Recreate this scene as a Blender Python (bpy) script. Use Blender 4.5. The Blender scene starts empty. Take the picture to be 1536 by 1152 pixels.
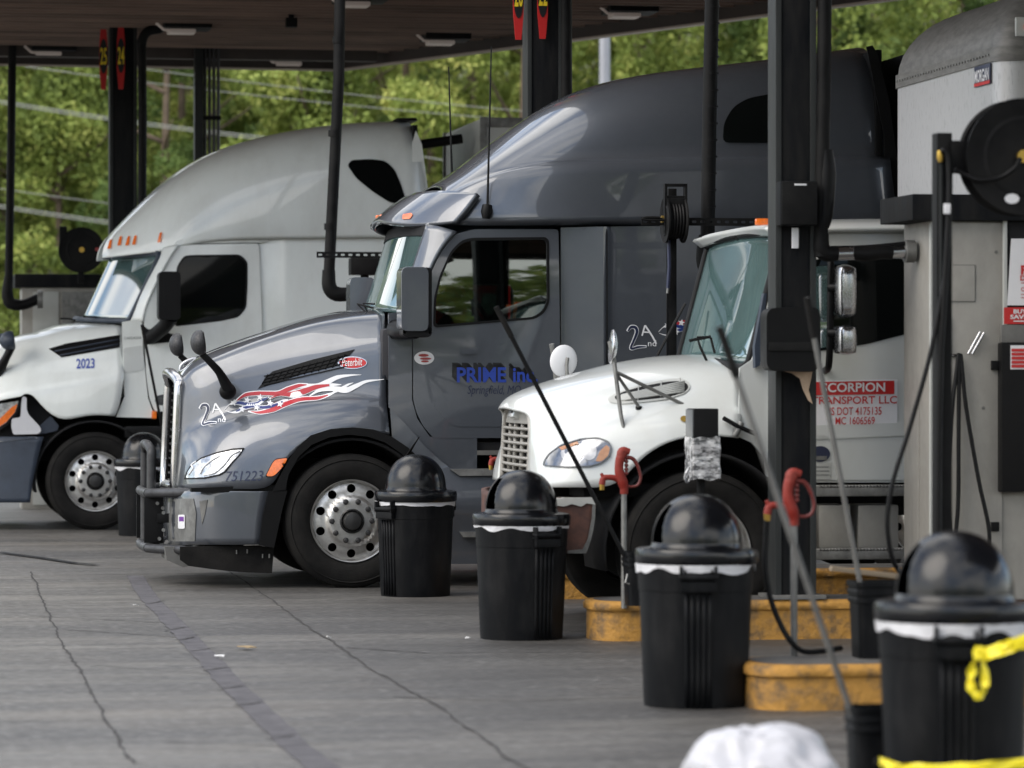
import bpy, bmesh, math, random
from mathutils import Vector, Matrix, noise
from mathutils.bvhtree import BVHTree
from mathutils.geometry import delaunay_2d_cdt

random.seed(7)
S = bpy.context.scene
COL = S.collection
R = math.radians

# ------------------------------------------------------------------ camera, sky, sun, exposure
F, CX, HY, HC = 5500.0, 768.0, 560.0, 1.6          # focal length in photo pixels, optical column, horizon row, eye height
cam = bpy.data.objects.new('camera', bpy.data.cameras.new('camera'))
COL.objects.link(cam); S.camera = cam
cam.location = (0, 0, HC); cam.rotation_euler = (R(90), 0, 0)
cam.data.sensor_width = 36; cam.data.lens = F / 1536 * 36
cam.data.shift_y = -(576 - HY) / 1536
cam.data.clip_start = .5; cam.data.clip_end = 1200
cam.data.dof.use_dof = True; cam.data.dof.focus_distance = 27.0
cam.data.dof.aperture_fstop = 2.8

SUN_DIR = Vector((-.74, -.42, .80)).normalized()   # towards the sun
W = bpy.data.worlds.new('World'); S.world = W; W.use_nodes = True
nt = W.node_tree; bg = nt.nodes['Background']
sky = nt.nodes.new('ShaderNodeTexSky'); sky.sky_type = 'NISHITA'; sky.sun_disc = False
sky.sun_elevation = math.asin(SUN_DIR.z); sky.sun_rotation = math.atan2(SUN_DIR.x, SUN_DIR.y)
tc = nt.nodes.new('ShaderNodeTexCoord'); mp = nt.nodes.new('ShaderNodeMapping'); mp.inputs['Scale'].default_value = (1.2, 1.2, 3.2)
nz = nt.nodes.new('ShaderNodeTexNoise'); nz.inputs['Scale'].default_value = 2.1; nz.inputs['Detail'].default_value = 7
rp = nt.nodes.new('ShaderNodeValToRGB'); rp.color_ramp.elements[0].position = .40; rp.color_ramp.elements[1].position = .60
mx = nt.nodes.new('ShaderNodeMix'); mx.data_type = 'RGBA'; mx.inputs[7].default_value = (10.2, 10.0, 9.7, 1)
nt.links.new(tc.outputs['Generated'], mp.inputs[0]); nt.links.new(mp.outputs[0], nz.inputs[0])
nt.links.new(nz.outputs[0], rp.inputs[0]); nt.links.new(rp.outputs[0], mx.inputs[0])
nt.links.new(sky.outputs[0], mx.inputs[6]); nt.links.new(mx.outputs[2], bg.inputs[0])
bg.inputs[1].default_value = .15
sl = bpy.data.lights.new('sun', 'SUN'); sl.energy = 1.3; sl.angle = R(45); sl.color = (1, .93, .83)
so = bpy.data.objects.new('sun', sl); COL.objects.link(so); so.rotation_euler = SUN_DIR.to_track_quat('Z', 'Y').to_euler()
S.view_settings.view_transform = 'Standard'; S.view_settings.look = 'None'
S.view_settings.exposure = 0.72; S.view_settings.gamma = 1.0; S.view_settings.use_curve_mapping = False

# ------------------------------------------------------------------ the lanes' frame: u runs along a truck (nose to tail), v across the lanes
AL = math.atan(948 / F); SA, CA = math.sin(AL), math.cos(AL)
def w2(u, v, z=0): return Vector((u * CA - v * SA, u * SA + v * CA, z))
def on_v(px, py, V):                                # photo point on the upright plane v = V  ->  u, z
    rx = (px - CX) / F
    t = V / (CA - SA * rx)
    return t * (rx * CA + SA), HC + (HY - py) / F * t
def ground(px, py, z=0):                            # photo point on the level z -> world
    t = (HC - z) * F / (py - HY)
    return Vector(((px - CX) / F * t, t, z))
def uv_of(p): return p.x * CA + p.y * SA, -p.x * SA + p.y * CA
class Fr:
    """local frame of one thing: x along u, y along v, z up"""
    def __init__(s, u, v, z=0): s.u, s.v, s.z = u, v, z
    def L(s, px, py, y=0.0):
        u, z = on_v(px, py, s.v + y)
        return Vector((u - s.u, y, z - s.z))
    def loc(s): return w2(s.u, s.v, s.z)
    def world(s, p): return w2(s.u + p.x, s.v + p.y, s.z + p.z)
    def ray(s, px, py):                             # camera ray in this frame
        o = Vector((-s.u, -s.v, HC - s.z))
        d = Vector(((px - CX) / F, 1, (HY - py) / F))
        return o, Vector((d.x * CA + d.y * SA, -d.x * SA + d.y * CA, d.z)).normalized()

# ------------------------------------------------------------------ materials
MAT = {}
def mat(name, col, rough=.5, metal=0, coat=0, var=0, vscale=3, bump=0, bscale=40, spec=.5, col2=None, stretch=(1, 1, 1), lo=.35, hi=.65, emit=0, rvar=0, ior=None):
    m = bpy.data.materials.new(name); m.use_nodes = True; MAT[name] = m
    t = m.node_tree; b = t.nodes['Principled BSDF']
    b.inputs['Base Color'].default_value = (*col, 1); b.inputs['Roughness'].default_value = rough
    b.inputs['Metallic'].default_value = metal; b.inputs['Specular IOR Level'].default_value = spec
    if ior: b.inputs['IOR'].default_value = ior
    if coat: b.inputs['Coat Weight'].default_value = coat; b.inputs['Coat Roughness'].default_value = .04
    if emit: b.inputs['Emission Color'].default_value = (*col, 1); b.inputs['Emission Strength'].default_value = emit
    if var or bump or rvar:
        c = t.nodes.new('ShaderNodeTexCoord'); mpn = t.nodes.new('ShaderNodeMapping'); mpn.inputs['Scale'].default_value = stretch
        t.links.new(c.outputs['Object'], mpn.inputs[0])
    if var or rvar:
        n1 = t.nodes.new('ShaderNodeTexNoise'); n1.inputs['Scale'].default_value = vscale; n1.inputs['Detail'].default_value = 6; n1.inputs['Roughness'].default_value = .65
        t.links.new(mpn.outputs[0], n1.inputs[0])
        r1 = t.nodes.new('ShaderNodeMapRange'); r1.inputs[1].default_value = lo; r1.inputs[2].default_value = hi
        t.links.new(n1.outputs[0], r1.inputs[0])
        if var:
            x = t.nodes.new('ShaderNodeMix'); x.data_type = 'RGBA'
            x.inputs[6].default_value = (*col, 1); x.inputs[7].default_value = (*(col2 or tuple(k * (1 - var) for k in col)), 1)
            t.links.new(r1.outputs[0], x.inputs[0]); t.links.new(x.outputs[2], b.inputs['Base Color'])
        if rvar:
            r2 = t.nodes.new('ShaderNodeMapRange'); r2.inputs[3].default_value = rough; r2.inputs[4].default_value = rough + rvar
            t.links.new(r1.outputs[0], r2.inputs[0]); t.links.new(r2.outputs[0], b.inputs['Roughness'])
    if bump:
        n2 = t.nodes.new('ShaderNodeTexNoise'); n2.inputs['Scale'].default_value = bscale; n2.inputs['Detail'].default_value = 4
        t.links.new(mpn.outputs[0], n2.inputs[0])
        bp = t.nodes.new('ShaderNodeBump'); bp.inputs['Strength'].default_value = bump; bp.inputs['Distance'].default_value = .01
        t.links.new(n2.outputs[0], bp.inputs['Height']); t.links.new(bp.outputs[0], b.inputs['Normal'])
    return m
mat('grey_paint', (.092, .102, .120), .30, .45, 1, var=.16, vscale=2.5, rvar=.12)
mat('white_paint', (.76, .79, .765), .32, 0, .7, var=.14, vscale=2.2, rvar=.14, col2=(.67, .69, .66), stretch=(1, 1, .45), lo=.45, hi=.7)
mat('white_gloss', (.57, .59, .575), .28, 0, .8, var=.12, vscale=2.5, rvar=.14, col2=(.53, .54, .515), stretch=(1, 1, .5), lo=.48, hi=.72)
mat('navy_plastic', (.030, .042, .065), .45, var=.25, vscale=5, rvar=.15)
mat('black_plastic', (.006, .006, .0065), .40, spec=.18, var=.3, vscale=4, rvar=.15, bump=.05, bscale=120)
mat('can_plastic', (.0045, .005, .006), .42, spec=.12, var=.35, vscale=6, col2=(.016, .016, .0165), stretch=(1, 1, .35), lo=.45, hi=.75, rvar=.15, bump=.12, bscale=160)
mat('dome_plastic', (.004, .0045, .006), .14, spec=.42, var=.3, vscale=5, rvar=.16)
mat('black_paint', (.004, .004, .0045), .45, spec=.12, var=.3, vscale=3, col2=(.014, .014, .014), rvar=.2, bump=.08, bscale=60)
mat('column_paint', (.004, .005, .007), .5, spec=.10, var=.4, vscale=2.5, col2=(.016, .016, .016), stretch=(4, 4, .7), rvar=.2)
mat('grey_and_lit_paint', (.035, .038, .038), .55, spec=.2, var=.3, vscale=3, stretch=(4, 4, .6))  # light on the column flanges put into the colour; plain grey on other posts
mat('rubber', (.008, .008, .008), .75, spec=.12, var=.4, vscale=5, col2=(.018, .017, .016), bump=.2, bscale=60)
mat('dark_void', (.006, .006, .007), .9)
mat('chrome', (.48, .48, .49), .18, 1, rvar=.12, vscale=8)
mat('alloy', (.62, .61, .59), .30, .95, var=.35, vscale=9, rvar=.2, bump=.05, bscale=90)
mat('dull_metal', (.26, .26, .25), .5, .7, var=.4, vscale=8, rvar=.2)
mat('dull_grey', (.15, .148, .14), .6, 0, var=.35, vscale=5)
mat('steel_panel', (.36, .345, .315), .45, .35, var=.16, vscale=6, rvar=.15, bump=.03, bscale=150, stretch=(1, 1, .6))
mat('lug_dark', (.022, .022, .023), .5, .2)
mat('guard_grey', (.050, .051, .054), .36, .25, var=.5, vscale=7, col2=(.022, .022, .024), rvar=.2, bump=.15, bscale=70)
mat('amber', (.75, .16, .02), .2, 0, .6, var=.4, vscale=30, emit=.12)
mat('red_marker', (.5, .03, .02), .25, 0, .5)
mat('lens', (.72, .74, .77), .07, .55, 1, var=.55, vscale=22, rvar=.1, lo=.42, hi=.6)
mat('lens_dark', (.24, .25, .27), .10, .6, 1, var=.5, vscale=14)
mat('lens_pale', (.42, .43, .45), .28, .3, .5, var=.4, vscale=18)
mat('windscreen', (.09, .155, .155), .03, 0, 0, spec=1.0, ior=2.3, var=.35, vscale=1.3)
mat('black_glass', (.004, .005, .005), .03, 0, 0, spec=.15, ior=1.5)
mat('yellow_kerb', (.40, .205, .04), .8, var=.7, vscale=7, col2=(.13, .085, .045), bump=1.0, bscale=26, lo=.47, hi=.66)
mat('kerb_top', (.10, .095, .088), .85, var=.4, vscale=7, bump=.4, bscale=50)
mat('red_paint', (.21, .016, .010), .55, spec=.25, var=.35, vscale=14, col2=(.22, .04, .03), bump=.1, bscale=60)
mat('dark_red_paint', (.15, .022, .018), .45, var=.35, vscale=14)
mat('brass', (.55, .36, .08), .35, .9)
mat('decal_white', (.75, .76, .78), .35); mat('decal_red', (.42, .02, .03), .35); mat('decal_blue', (.015, .035, .17), .35)
mat('decal_navy', (.014, .020, .055), .4); mat('prime_blue', (.018, .055, .36), .4); mat('decal_black', (.008, .008, .01), .4)
mat('sign_red', (.48, .016, .016), .4); mat('sign_white', (.72, .72, .74), .4, var=.06, vscale=4); mat('sign_yellow', (.78, .56, .02), .45)
mat('sign_faded', (.36, .05, .05), .5, var=.2, vscale=9); mat('emblem_grey', (.09, .095, .10), .3, .5); mat('tape_yellow', (.88, .74, .02), .38, var=.1, vscale=20)
mat('bag_white', (.47, .47, .50), .30, 0, .2, bump=.35, bscale=6, var=.06, vscale=6)
mat('liner', (.62, .62, .64), .4, bump=.3, bscale=25)
mat('rust', (.12, .055, .04), .7, .2, var=.5, vscale=9, col2=(.05, .03, .028))
mat('box_alu', (.44, .44, .445), .42, .35, var=.35, vscale=22, col2=(.20, .20, .20), stretch=(3, 3, .5), lo=.55, hi=.75, rvar=.2)
mat('box_side', (.52, .44, .37), .22, .45, var=.12, vscale=2, rvar=.2)
mat('cap_grey', (.17, .165, .155), .5, .2, var=.4, vscale=8, stretch=(1, 1, 3))
mat('trailer_white', (.46, .47, .45), .5, var=.15, vscale=3)
mat('trailer_dark', (.010, .010, .012), .6, spec=.2, var=.3, vscale=2)
mat('soffit', (.29, .205, .16), .55, var=.4, vscale=1.6, col2=(.15, .108, .085), stretch=(.3, 2, 1))
mat('fascia', (.055, .043, .037), .6, var=.3, vscale=2); mat('sunlit_lip', (.42, .36, .31), .6)  # pale lip colour stands in for sunlight along the fascia bottom
mat('light_lens', (.55, .47, .42), .4, emit=.06)  # faint glow put into mostly unlit lamp lenses and their arms
mat('conduit', (.055, .055, .058), .45, .3, var=.3, vscale=5)
mat('wire_mat', (.34, .35, .32), .5, .5); mat('pole_grey', (.30, .31, .34), .45, .4, var=.1, vscale=2)
mat('hub_cap', (.03, .03, .03), .4, .3)
mat('seat_cloth', (.035, .035, .04), .8); mat('tan_paper', (.50, .36, .25), .8, var=.2, vscale=12)
mat('wrap_plastic', (.55, .55, .56), .14, .15, .6, var=.75, vscale=14, col2=(.07, .07, .075), bump=.6, bscale=18, stretch=(1, 1, 2.2), lo=.44, hi=.60)
mat('wood_dowel', (.24, .19, .13), .7)
mat('bark', (.16, .12, .085), .9, var=.4, vscale=6)
def glass_mat():
    m = bpy.data.materials.new('tinted_glass'); m.use_nodes = True; MAT['tinted_glass'] = m
    t = m.node_tree; t.nodes.clear()
    o = t.nodes.new('ShaderNodeOutputMaterial'); x = t.nodes.new('ShaderNodeMixShader'); f = t.nodes.new('ShaderNodeFresnel'); f.inputs[0].default_value = 2.0
    tr = t.nodes.new('ShaderNodeBsdfTransparent'); tr.inputs[0].default_value = (.33, .40, .36, 1)
    g = t.nodes.new('ShaderNodeBsdfGlossy'); g.inputs['Roughness'].default_value = .02; g.inputs[0].default_value = (.9, .95, .93, 1)
    t.links.new(f.outputs[0], x.inputs[0]); t.links.new(tr.outputs[0], x.inputs[1]); t.links.new(g.outputs[0], x.inputs[2]); t.links.new(x.outputs[0], o.inputs[0])
glass_mat()
def leaf_mat(name, a, b, c):
    m = bpy.data.materials.new(name); m.use_nodes = True; MAT[name] = m
    t = m.node_tree; p = t.nodes['Principled BSDF']; p.inputs['Roughness'].default_value = .6; p.inputs['Specular IOR Level'].default_value = .2
    g = t.nodes.new('ShaderNodeNewGeometry'); r = t.nodes.new('ShaderNodeValToRGB')
    e = r.color_ramp.elements; e[0].color = (*a, 1); e[1].color = (*c, 1); k = e.new(.55); k.color = (*b, 1)
    c0 = t.nodes.new('ShaderNodeTexCoord'); n0 = t.nodes.new('ShaderNodeTexNoise'); n0.inputs['Scale'].default_value = 1.1
    oi = t.nodes.new('ShaderNodeObjectInfo')
    st = t.nodes.new('ShaderNodeMapRange'); st.inputs[1].default_value = .34; st.inputs[2].default_value = .66; n0.inputs['Detail'].default_value = 3  # clump noise puts light clusters and dark gaps into the leaf colour
    t.links.new(n0.outputs[0], st.inputs[0])
    ad = t.nodes.new('ShaderNodeMath'); ad.operation = 'MULTIPLY_ADD'; ad.inputs[1].default_value = .50
    ad2 = t.nodes.new('ShaderNodeMath'); ad2.operation = 'MULTIPLY_ADD'; ad2.inputs[1].default_value = .28
    mu = t.nodes.new('ShaderNodeMath'); mu.operation = 'MULTIPLY'; mu.inputs[1].default_value = .25
    t.links.new(c0.outputs['Object'], n0.inputs[0]); t.links.new(oi.outputs['Random'], mu.inputs[0])
    t.links.new(st.outputs[0], ad.inputs[0]); t.links.new(mu.outputs[0], ad.inputs[2])
    t.links.new(g.outputs['Random Per Island'], ad2.inputs[0]); t.links.new(ad.outputs[0], ad2.inputs[2])
    t.links.new(ad2.outputs[0], r.inputs[0]); t.links.new(r.outputs[0], p.inputs['Base Color'])
    tl = t.nodes.new('ShaderNodeBsdfTranslucent'); ms = t.nodes.new('ShaderNodeMixShader'); ms.inputs[0].default_value = .25
    t.links.new(r.outputs[0], tl.inputs[0]); o = t.nodes['Material Output']
    t.links.new(p.outputs[0], ms.inputs[1]); t.links.new(tl.outputs[0], ms.inputs[2]); t.links.new(ms.outputs[0], o.inputs[0])
leaf_mat('leaves', (.075, .12, .036), (.28, .35, .085), (.60, .60, .19))
leaf_mat('pine_leaves', (.045, .08, .032), (.16, .235, .065), (.38, .42, .12))
def ground_mat():
    m = bpy.data.materials.new('concrete'); m.use_nodes = True; MAT['concrete'] = m
    t = m.node_tree; b = t.nodes['Principled BSDF']; N = t.nodes.new; K = t.links.new
    c = N('ShaderNodeTexCoord'); rot = N('ShaderNodeMapping'); rot.inputs['Rotation'].default_value = (0, 0, -AL)
    K(c.outputs['Object'], rot.inputs[0])
    def nse(scale, st, det=6):
        q = N('ShaderNodeMapping'); q.inputs['Scale'].default_value = st; K(rot.outputs[0], q.inputs[0])
        n_ = N('ShaderNodeTexNoise'); n_.inputs['Scale'].default_value = scale; n_.inputs['Detail'].default_value = det; n_.inputs['Roughness'].default_value = .62
        K(q.outputs[0], n_.inputs[0]); return n_.outputs[0]
    def rng(o, lo, hi):
        q = N('ShaderNodeMapRange'); q.inputs[1].default_value = lo; q.inputs[2].default_value = hi; K(o, q.inputs[0]); return q.outputs[0]
    def mixc(fac, a, col):
        q = N('ShaderNodeMix'); q.data_type = 'RGBA'; K(fac, q.inputs[0])
        if isinstance(a, tuple): q.inputs[6].default_value = (*a, 1)
        else: K(a, q.inputs[6])
        q.inputs[7].default_value = (*col, 1); return q.outputs[2]
    def scaled(o, k):
        q = N('ShaderNodeMath'); q.operation = 'MULTIPLY'; q.inputs[1].default_value = k; K(o, q.inputs[0]); return q.outputs[0]
    base = mixc(rng(nse(.8, (1, 1, 1)), .35, .7), (.168, .157, .140), (.080, .075, .068))
    base = mixc(scaled(rng(nse(.75, (.14, 1.0, 1), 5), .44, .58), .80), base, (.050, .048, .046))      # tyre-polished bands along the lanes
    base = mixc(scaled(rng(nse(1.0, (.40, 6, 1), 7), .47, .62), .65), base, (.045, .043, .042))
    base = mixc(scaled(rng(nse(2.2, (.6, 1.3, 1), 9), .50, .62), .55), base, (.070, .064, .058))          # grime patches
    base = mixc(scaled(rng(nse(5.0, (.8, 1, 1), 2), .63, .69), .75), base, (.032, .030, .028))            # oil drips    # thin skid streaks
    base = mixc(scaled(rng(nse(.45, (.5, 1, 1)), .55, .75), .5), base, (.20, .175, .145))          # brown stains
    base = mixc(scaled(rng(nse(22, (.7, 1, 1), 4), .48, .70), .55), base, (.30, .295, .28))          # aggregate
    sx = N('ShaderNodeSeparateXYZ'); K(rot.outputs[0], sx.inputs[0]); ou = rng(sx.outputs[0], .6, 3.8); mo = N('ShaderNodeMath'); mo.operation = 'MULTIPLY'; K(ou, mo.inputs[0]); K(rng(nse(.7, (.5, 1.6, 1), 8), .30, .62), mo.inputs[1])
    base = mixc(scaled(mo.outputs[0], .85), base, (.034, .032, .030))                                # oil-darkened concrete where trucks stand
    K(base, b.inputs['Base Color'])
    rr = N('ShaderNodeMapRange'); rr.inputs[3].default_value = .30; rr.inputs[4].default_value = .75; K(nse(2.5, (.4, 1.5, 1)), rr.inputs[0]); K(rr.outputs[0], b.inputs['Roughness'])
    bp = N('ShaderNodeBump'); bp.inputs['Strength'].default_value = .25; bp.inputs['Distance'].default_value = .01; K(nse(45, (1, 1, 1), 4), bp.inputs['Height']); K(bp.outputs[0], b.inputs['Normal'])
ground_mat()
mat('joint', (.038, .036, .035), .9); mat('patch_strip', (.105, .10, .108), .8, var=.6, vscale=7, col2=(.05, .048, .054), stretch=(1, 1, 1), bump=.3, bscale=30)
mat('litter', (.7, .7, .7), .6); mat('hill_soil', (.09, .10, .035), .9, var=.4, vscale=.4); mat('leaf_litter', (.30, .22, .12), .8)

# ------------------------------------------------------------------ builders
def link(name, me, m=None, parent=None):
    o = bpy.data.objects.new(name, me); COL.objects.link(o)
    if m: me.materials.append(MAT[m])
    if parent: o.parent = parent
    return o
def tag(o, label, cat, group=None):
    o['label'] = label; o['category'] = cat
    if group: o['group'] = group
    return o
def structure(o): o['kind'] = 'structure'; return o
def thing(name, label, cat, loc, rz=AL, group=None):
    o = bpy.data.objects.new(name, None); COL.objects.link(o); o.location = loc; o.rotation_euler = (0, 0, rz); o.empty_display_size = .2
    return tag(o, label, cat, group)
def children(o): return [c for c in COL.objects if c.parent == o]
def copy_tree(o, parent=None):
    kids = children(o)
    c = o.copy(); COL.objects.link(c)
    if parent: c.parent = parent
    for k in kids: copy_tree(k, c)
    return c
def from_bm(name, bm, m=None, parent=None, smooth=True, angle=None):
    me = bpy.data.meshes.new(name); bm.to_mesh(me); bm.free()
    if smooth:
        me.polygons.foreach_set('use_smooth', [True] * len(me.polygons))
        if angle is not None: me.set_sharp_from_angle(angle=R(angle))
    return link(name, me, m, parent)
def catmull(pts, n=6):
    pts = [Vector(p) for p in pts]
    if len(pts) < 3: return pts
    out = []
    P = [pts[0] * 2 - pts[1]] + pts + [pts[-1] * 2 - pts[-2]]
    for i in range(1, len(P) - 2):
        for k in range(n):
            t = k / n; a, b, c, d = P[i - 1], P[i], P[i + 1], P[i + 2]
            out.append(.5 * ((2 * b) + (c - a) * t + (2 * a - 5 * b + 4 * c - d) * t * t + (3 * b - a - 3 * c + d) * t ** 3))
    out.append(pts[-1]); return out
def add_tube(bm, pts, r, seg=12, caps=True, closed=False, flat=1.0):
    pts = [Vector(p) for p in pts]; n = len(pts)
    rs = r if isinstance(r, (list, tuple)) else [r] * n
    if len(rs) != n:
        rs = [rs[0] + (rs[-1] - rs[0]) * i / (n - 1) for i in range(n)] if len(rs) == 2 else [rs[min(len(rs) - 1, int(i * len(rs) / n))] for i in range(n)]
    rings = []; up = None
    for i, p in enumerate(pts):
        a = pts[(i - 1) % n] if (closed or i > 0) else p
        b = pts[(i + 1) % n] if (closed or i < n - 1) else p
        t = (b - a).normalized()
        if up is None: up = Vector((0, 0, 1)) if abs(t.z) < .9 else Vector((1, 0, 0))
        x = t.cross(up)
        if x.length < 1e-5: x = t.orthogonal()
        x.normalize(); y = x.cross(t).normalized(); up = y
        rings.append([bm.verts.new(p + (x * math.cos(2 * math.pi * k / seg) + y * math.sin(2 * math.pi * k / seg) * flat) * rs[i]) for k in range(seg)])
    for i in range(n if closed else n - 1):
        A, B = rings[i], rings[(i + 1) % n]
        for k in range(seg): bm.faces.new((A[k], A[(k + 1) % seg], B[(k + 1) % seg], B[k]))
    if caps and not closed: bm.faces.new(rings[0][::-1]); bm.faces.new(rings[-1])
def tube(name, pts, r, m, parent=None, seg=12, smooth_path=0, closed=False, flat=1.0):
    if smooth_path:
        if isinstance(r, (list, tuple)) and len(r) == len(pts) and len(r) > 2:
            rr = []
            for i in range(len(r) - 1): rr += [r[i] + (r[i + 1] - r[i]) * k / smooth_path for k in range(smooth_path)]
            r = rr + [r[-1]]
        pts = catmull(pts, smooth_path)
    bm = bmesh.new(); add_tube(bm, pts, r, seg, True, closed, flat)
    return from_bm(name, bm, m, parent, True, 50)
def add_box(bm, c, s, bev=0, rot=None, seg=2):
    g = bmesh.ops.create_cube(bm, size=1)['verts']
    bmesh.ops.scale(bm, vec=s, verts=g)
    if bev:
        es = list({e for v in g for e in v.link_edges})
        r_ = bmesh.ops.bevel(bm, geom=es, offset=bev, segments=seg, affect='EDGES', profile=.7)
        g = list(set(r_['verts']) | {v for v in g if v.is_valid})
    if rot is not None: bmesh.ops.rotate(bm, cent=(0, 0, 0), matrix=rot, verts=g)
    bmesh.ops.translate(bm, vec=c, verts=g)
def box(name, c, s, m, parent=None, bev=.008, rot=None, seg=2):
    bm = bmesh.new(); add_box(bm, c, s, bev, rot, seg); return from_bm(name, bm, m, parent, True, 40)
def lathe_bm(bm, prof, seg=48, axis='z', c=(0, 0, 0), caps=False):
    rings = []
    for r, h in prof:
        ring = []
        for k in range(seg):
            a = 2 * math.pi * k / seg; x, y = r * math.cos(a), r * math.sin(a)
            p = Vector((x, y, h)) if axis == 'z' else Vector((x, h, y)) if axis == 'y' else Vector((h, x, y))
            ring.append(bm.verts.new(p + Vector(c)))
        rings.append(ring)
    for A, B in zip(rings, rings[1:]):
        for k in range(seg): bm.faces.new((A[k], A[(k + 1) % seg], B[(k + 1) % seg], B[k]))
    for ring, (r, h) in ((rings[0], prof[0]), (rings[-1], prof[-1])):
        if caps and r > 1e-4:
            try: bm.faces.new(ring)
            except ValueError: pass
    return rings
def lathe(name, prof, m, parent=None, seg=48, axis='z', c=(0, 0, 0), angle=35):
    bm = bmesh.new(); lathe_bm(bm, prof, seg, axis, c, True)
    bmesh.ops.recalc_face_normals(bm, faces=bm.faces)
    return from_bm(name, bm, m, parent, True, angle)
def grid(name, rows, m, parent=None, mirror=True, sub=2, thick=.014, crease={}):
    """surface through traced feature lines; the last row lies on the centre plane and the far half mirrors the near one"""
    bm = bmesh.new(); cl = bm.edges.layers.float.new('crease_edge')
    def put(sgn, shared):
        vs = []
        for i, r in enumerate(rows):
            vs.append([shared[i][j] if (shared and abs(p.y) < 1e-6) else bm.verts.new((p.x, p.y * sgn, p.z)) for j, p in enumerate(r)])
        for A, B in zip(vs, vs[1:]):
            for k in range(len(A) - 1):
                q = (A[k], A[k + 1], B[k + 1], B[k]) if sgn > 0 else (A[k], B[k], B[k + 1], A[k + 1])
                bm.faces.new(q)
        for ci, cv in crease.items():
            for a, b in zip(vs[ci], vs[ci][1:]):
                e = bm.edges.get((a, b))
                if e: e[cl] = cv
        return vs
    near = put(1, None)
    if mirror: put(-1, near)
    o = from_bm(name, bm, m, parent)
    finish_grid(o, sub, thick)
    return o
def finish_grid(o, sub, thick):
    if sub:
        s = o.modifiers.new('sub', 'SUBSURF'); s.levels = sub; s.render_levels = sub; s.boundary_smooth = 'PRESERVE_CORNERS'
    if thick:
        s = o.modifiers.new('solid', 'SOLIDIFY'); s.thickness = thick; s.offset = 0
def inside(p, poly):
    x, y = p; r = False; n = len(poly)
    for i in range(n):
        x1, y1 = poly[i][0], poly[i][1]; x2, y2 = poly[i - 1][0], poly[i - 1][1]
        if (y1 > y) != (y2 > y) and x < (x2 - x1) * (y - y1) / (y2 - y1) + x1: r = not r
    return r
def rounded(poly, n=2):
    for _ in range(n):
        q = []
        for i in range(len(poly)):
            a, b = poly[i - 1], poly[i]
            q += [(a[0] * .75 + b[0] * .25, a[1] * .75 + b[1] * .25), (a[0] * .25 + b[0] * .75, a[1] * .25 + b[1] * .75)]
        poly = q
    return poly
def rcorner(poly, r, n=4):
    """round polygon corners with radius r"""
    out = []; N = len(poly)
    for i in range(N):
        p0, p, p1 = Vector(poly[i - 1][:2]), Vector(poly[i][:2]), Vector(poly[(i + 1) % N][:2])
        a, b = p0 - p, p1 - p
        k = min(r, a.length * .45, b.length * .45)
        s, e = p + a.normalized() * k, p + b.normalized() * k
        for j in range(n + 1):
            t = j / n; out.append(tuple(s * (1 - t) ** 2 + p * 2 * t * (1 - t) + e * t * t))
    return out
def fill2d(outer, holes=(), step=0):
    pts, edges = [], []
    for lp in (outer, *holes):
        b = len(pts); n = len(lp)
        ring = []
        for i in range(n):
            a, c = Vector(lp[i][:2]), Vector(lp[(i + 1) % n][:2])
            k = max(1, int((c - a).length / step)) if step else 1
            ring += [a.lerp(c, j / k) for j in range(k)]
        pts += ring; edges += [(b + i, b + (i + 1) % len(ring)) for i in range(len(ring))]
    if step:
        xs = [p[0] for p in outer]; ys = [p[1] for p in outer]
        x = min(xs) + step * .5
        while x < max(xs):
            y = min(ys) + step * .5
            while y < max(ys):
                if inside((x, y), outer) and not any(inside((x, y), h) for h in holes): pts.append(Vector((x, y)))
                y += step
            x += step
    v, _, f, _, _, _ = delaunay_2d_cdt([Vector((p[0], p[1])) for p in pts], edges, [], 0, 1e-4)
    fs = []
    for t in f:
        c = (sum(v[i][0] for i in t) / len(t), sum(v[i][1] for i in t) / len(t))
        if inside(c, outer) and not any(inside(c, h) for h in holes): fs.append(list(t))
    return [(p[0], p[1]) for p in v], fs
def solid_from(bm, P, fs, depth):
    """front skin at P, sides and back displaced by depth"""
    A = [bm.verts.new(p) for p in P]
    B = [bm.verts.new(p + depth) for p in P]
    cnt = {}
    for t in fs:
        for i in range(len(t)):
            e = (t[i], t[(i + 1) % len(t)]); cnt[frozenset(e)] = cnt.get(frozenset(e), []) + [e]
        bm.faces.new([A[i] for i in t]); bm.faces.new([B[i] for i in reversed(t)])
    for es in cnt.values():
        if len(es) == 1:
            i, j = es[0]; bm.faces.new((A[j], A[i], B[i], B[j]))
def sheet(name, outer, proj, m, parent=None, holes=(), step=0, thick=.012, off=0.0, angle=40):
    v, fs = fill2d(outer, holes, step)
    P = [proj(x, y, off) for x, y in v]
    bm = bmesh.new(); solid_from(bm, P, fs, Vector((0, thick, 0)))
    for q in [w for w in bm.verts if not w.link_faces]: bm.verts.remove(q)
    return from_bm(name, bm, m, parent, True, angle)
def plane_proj(fr, y, fn=None):
    def p(px, py, off=0):
        q = fr.L(px, py, y)
        if fn: q.y = y + fn(q.x, q.z)
        q.y -= off; return q
    return p
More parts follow.
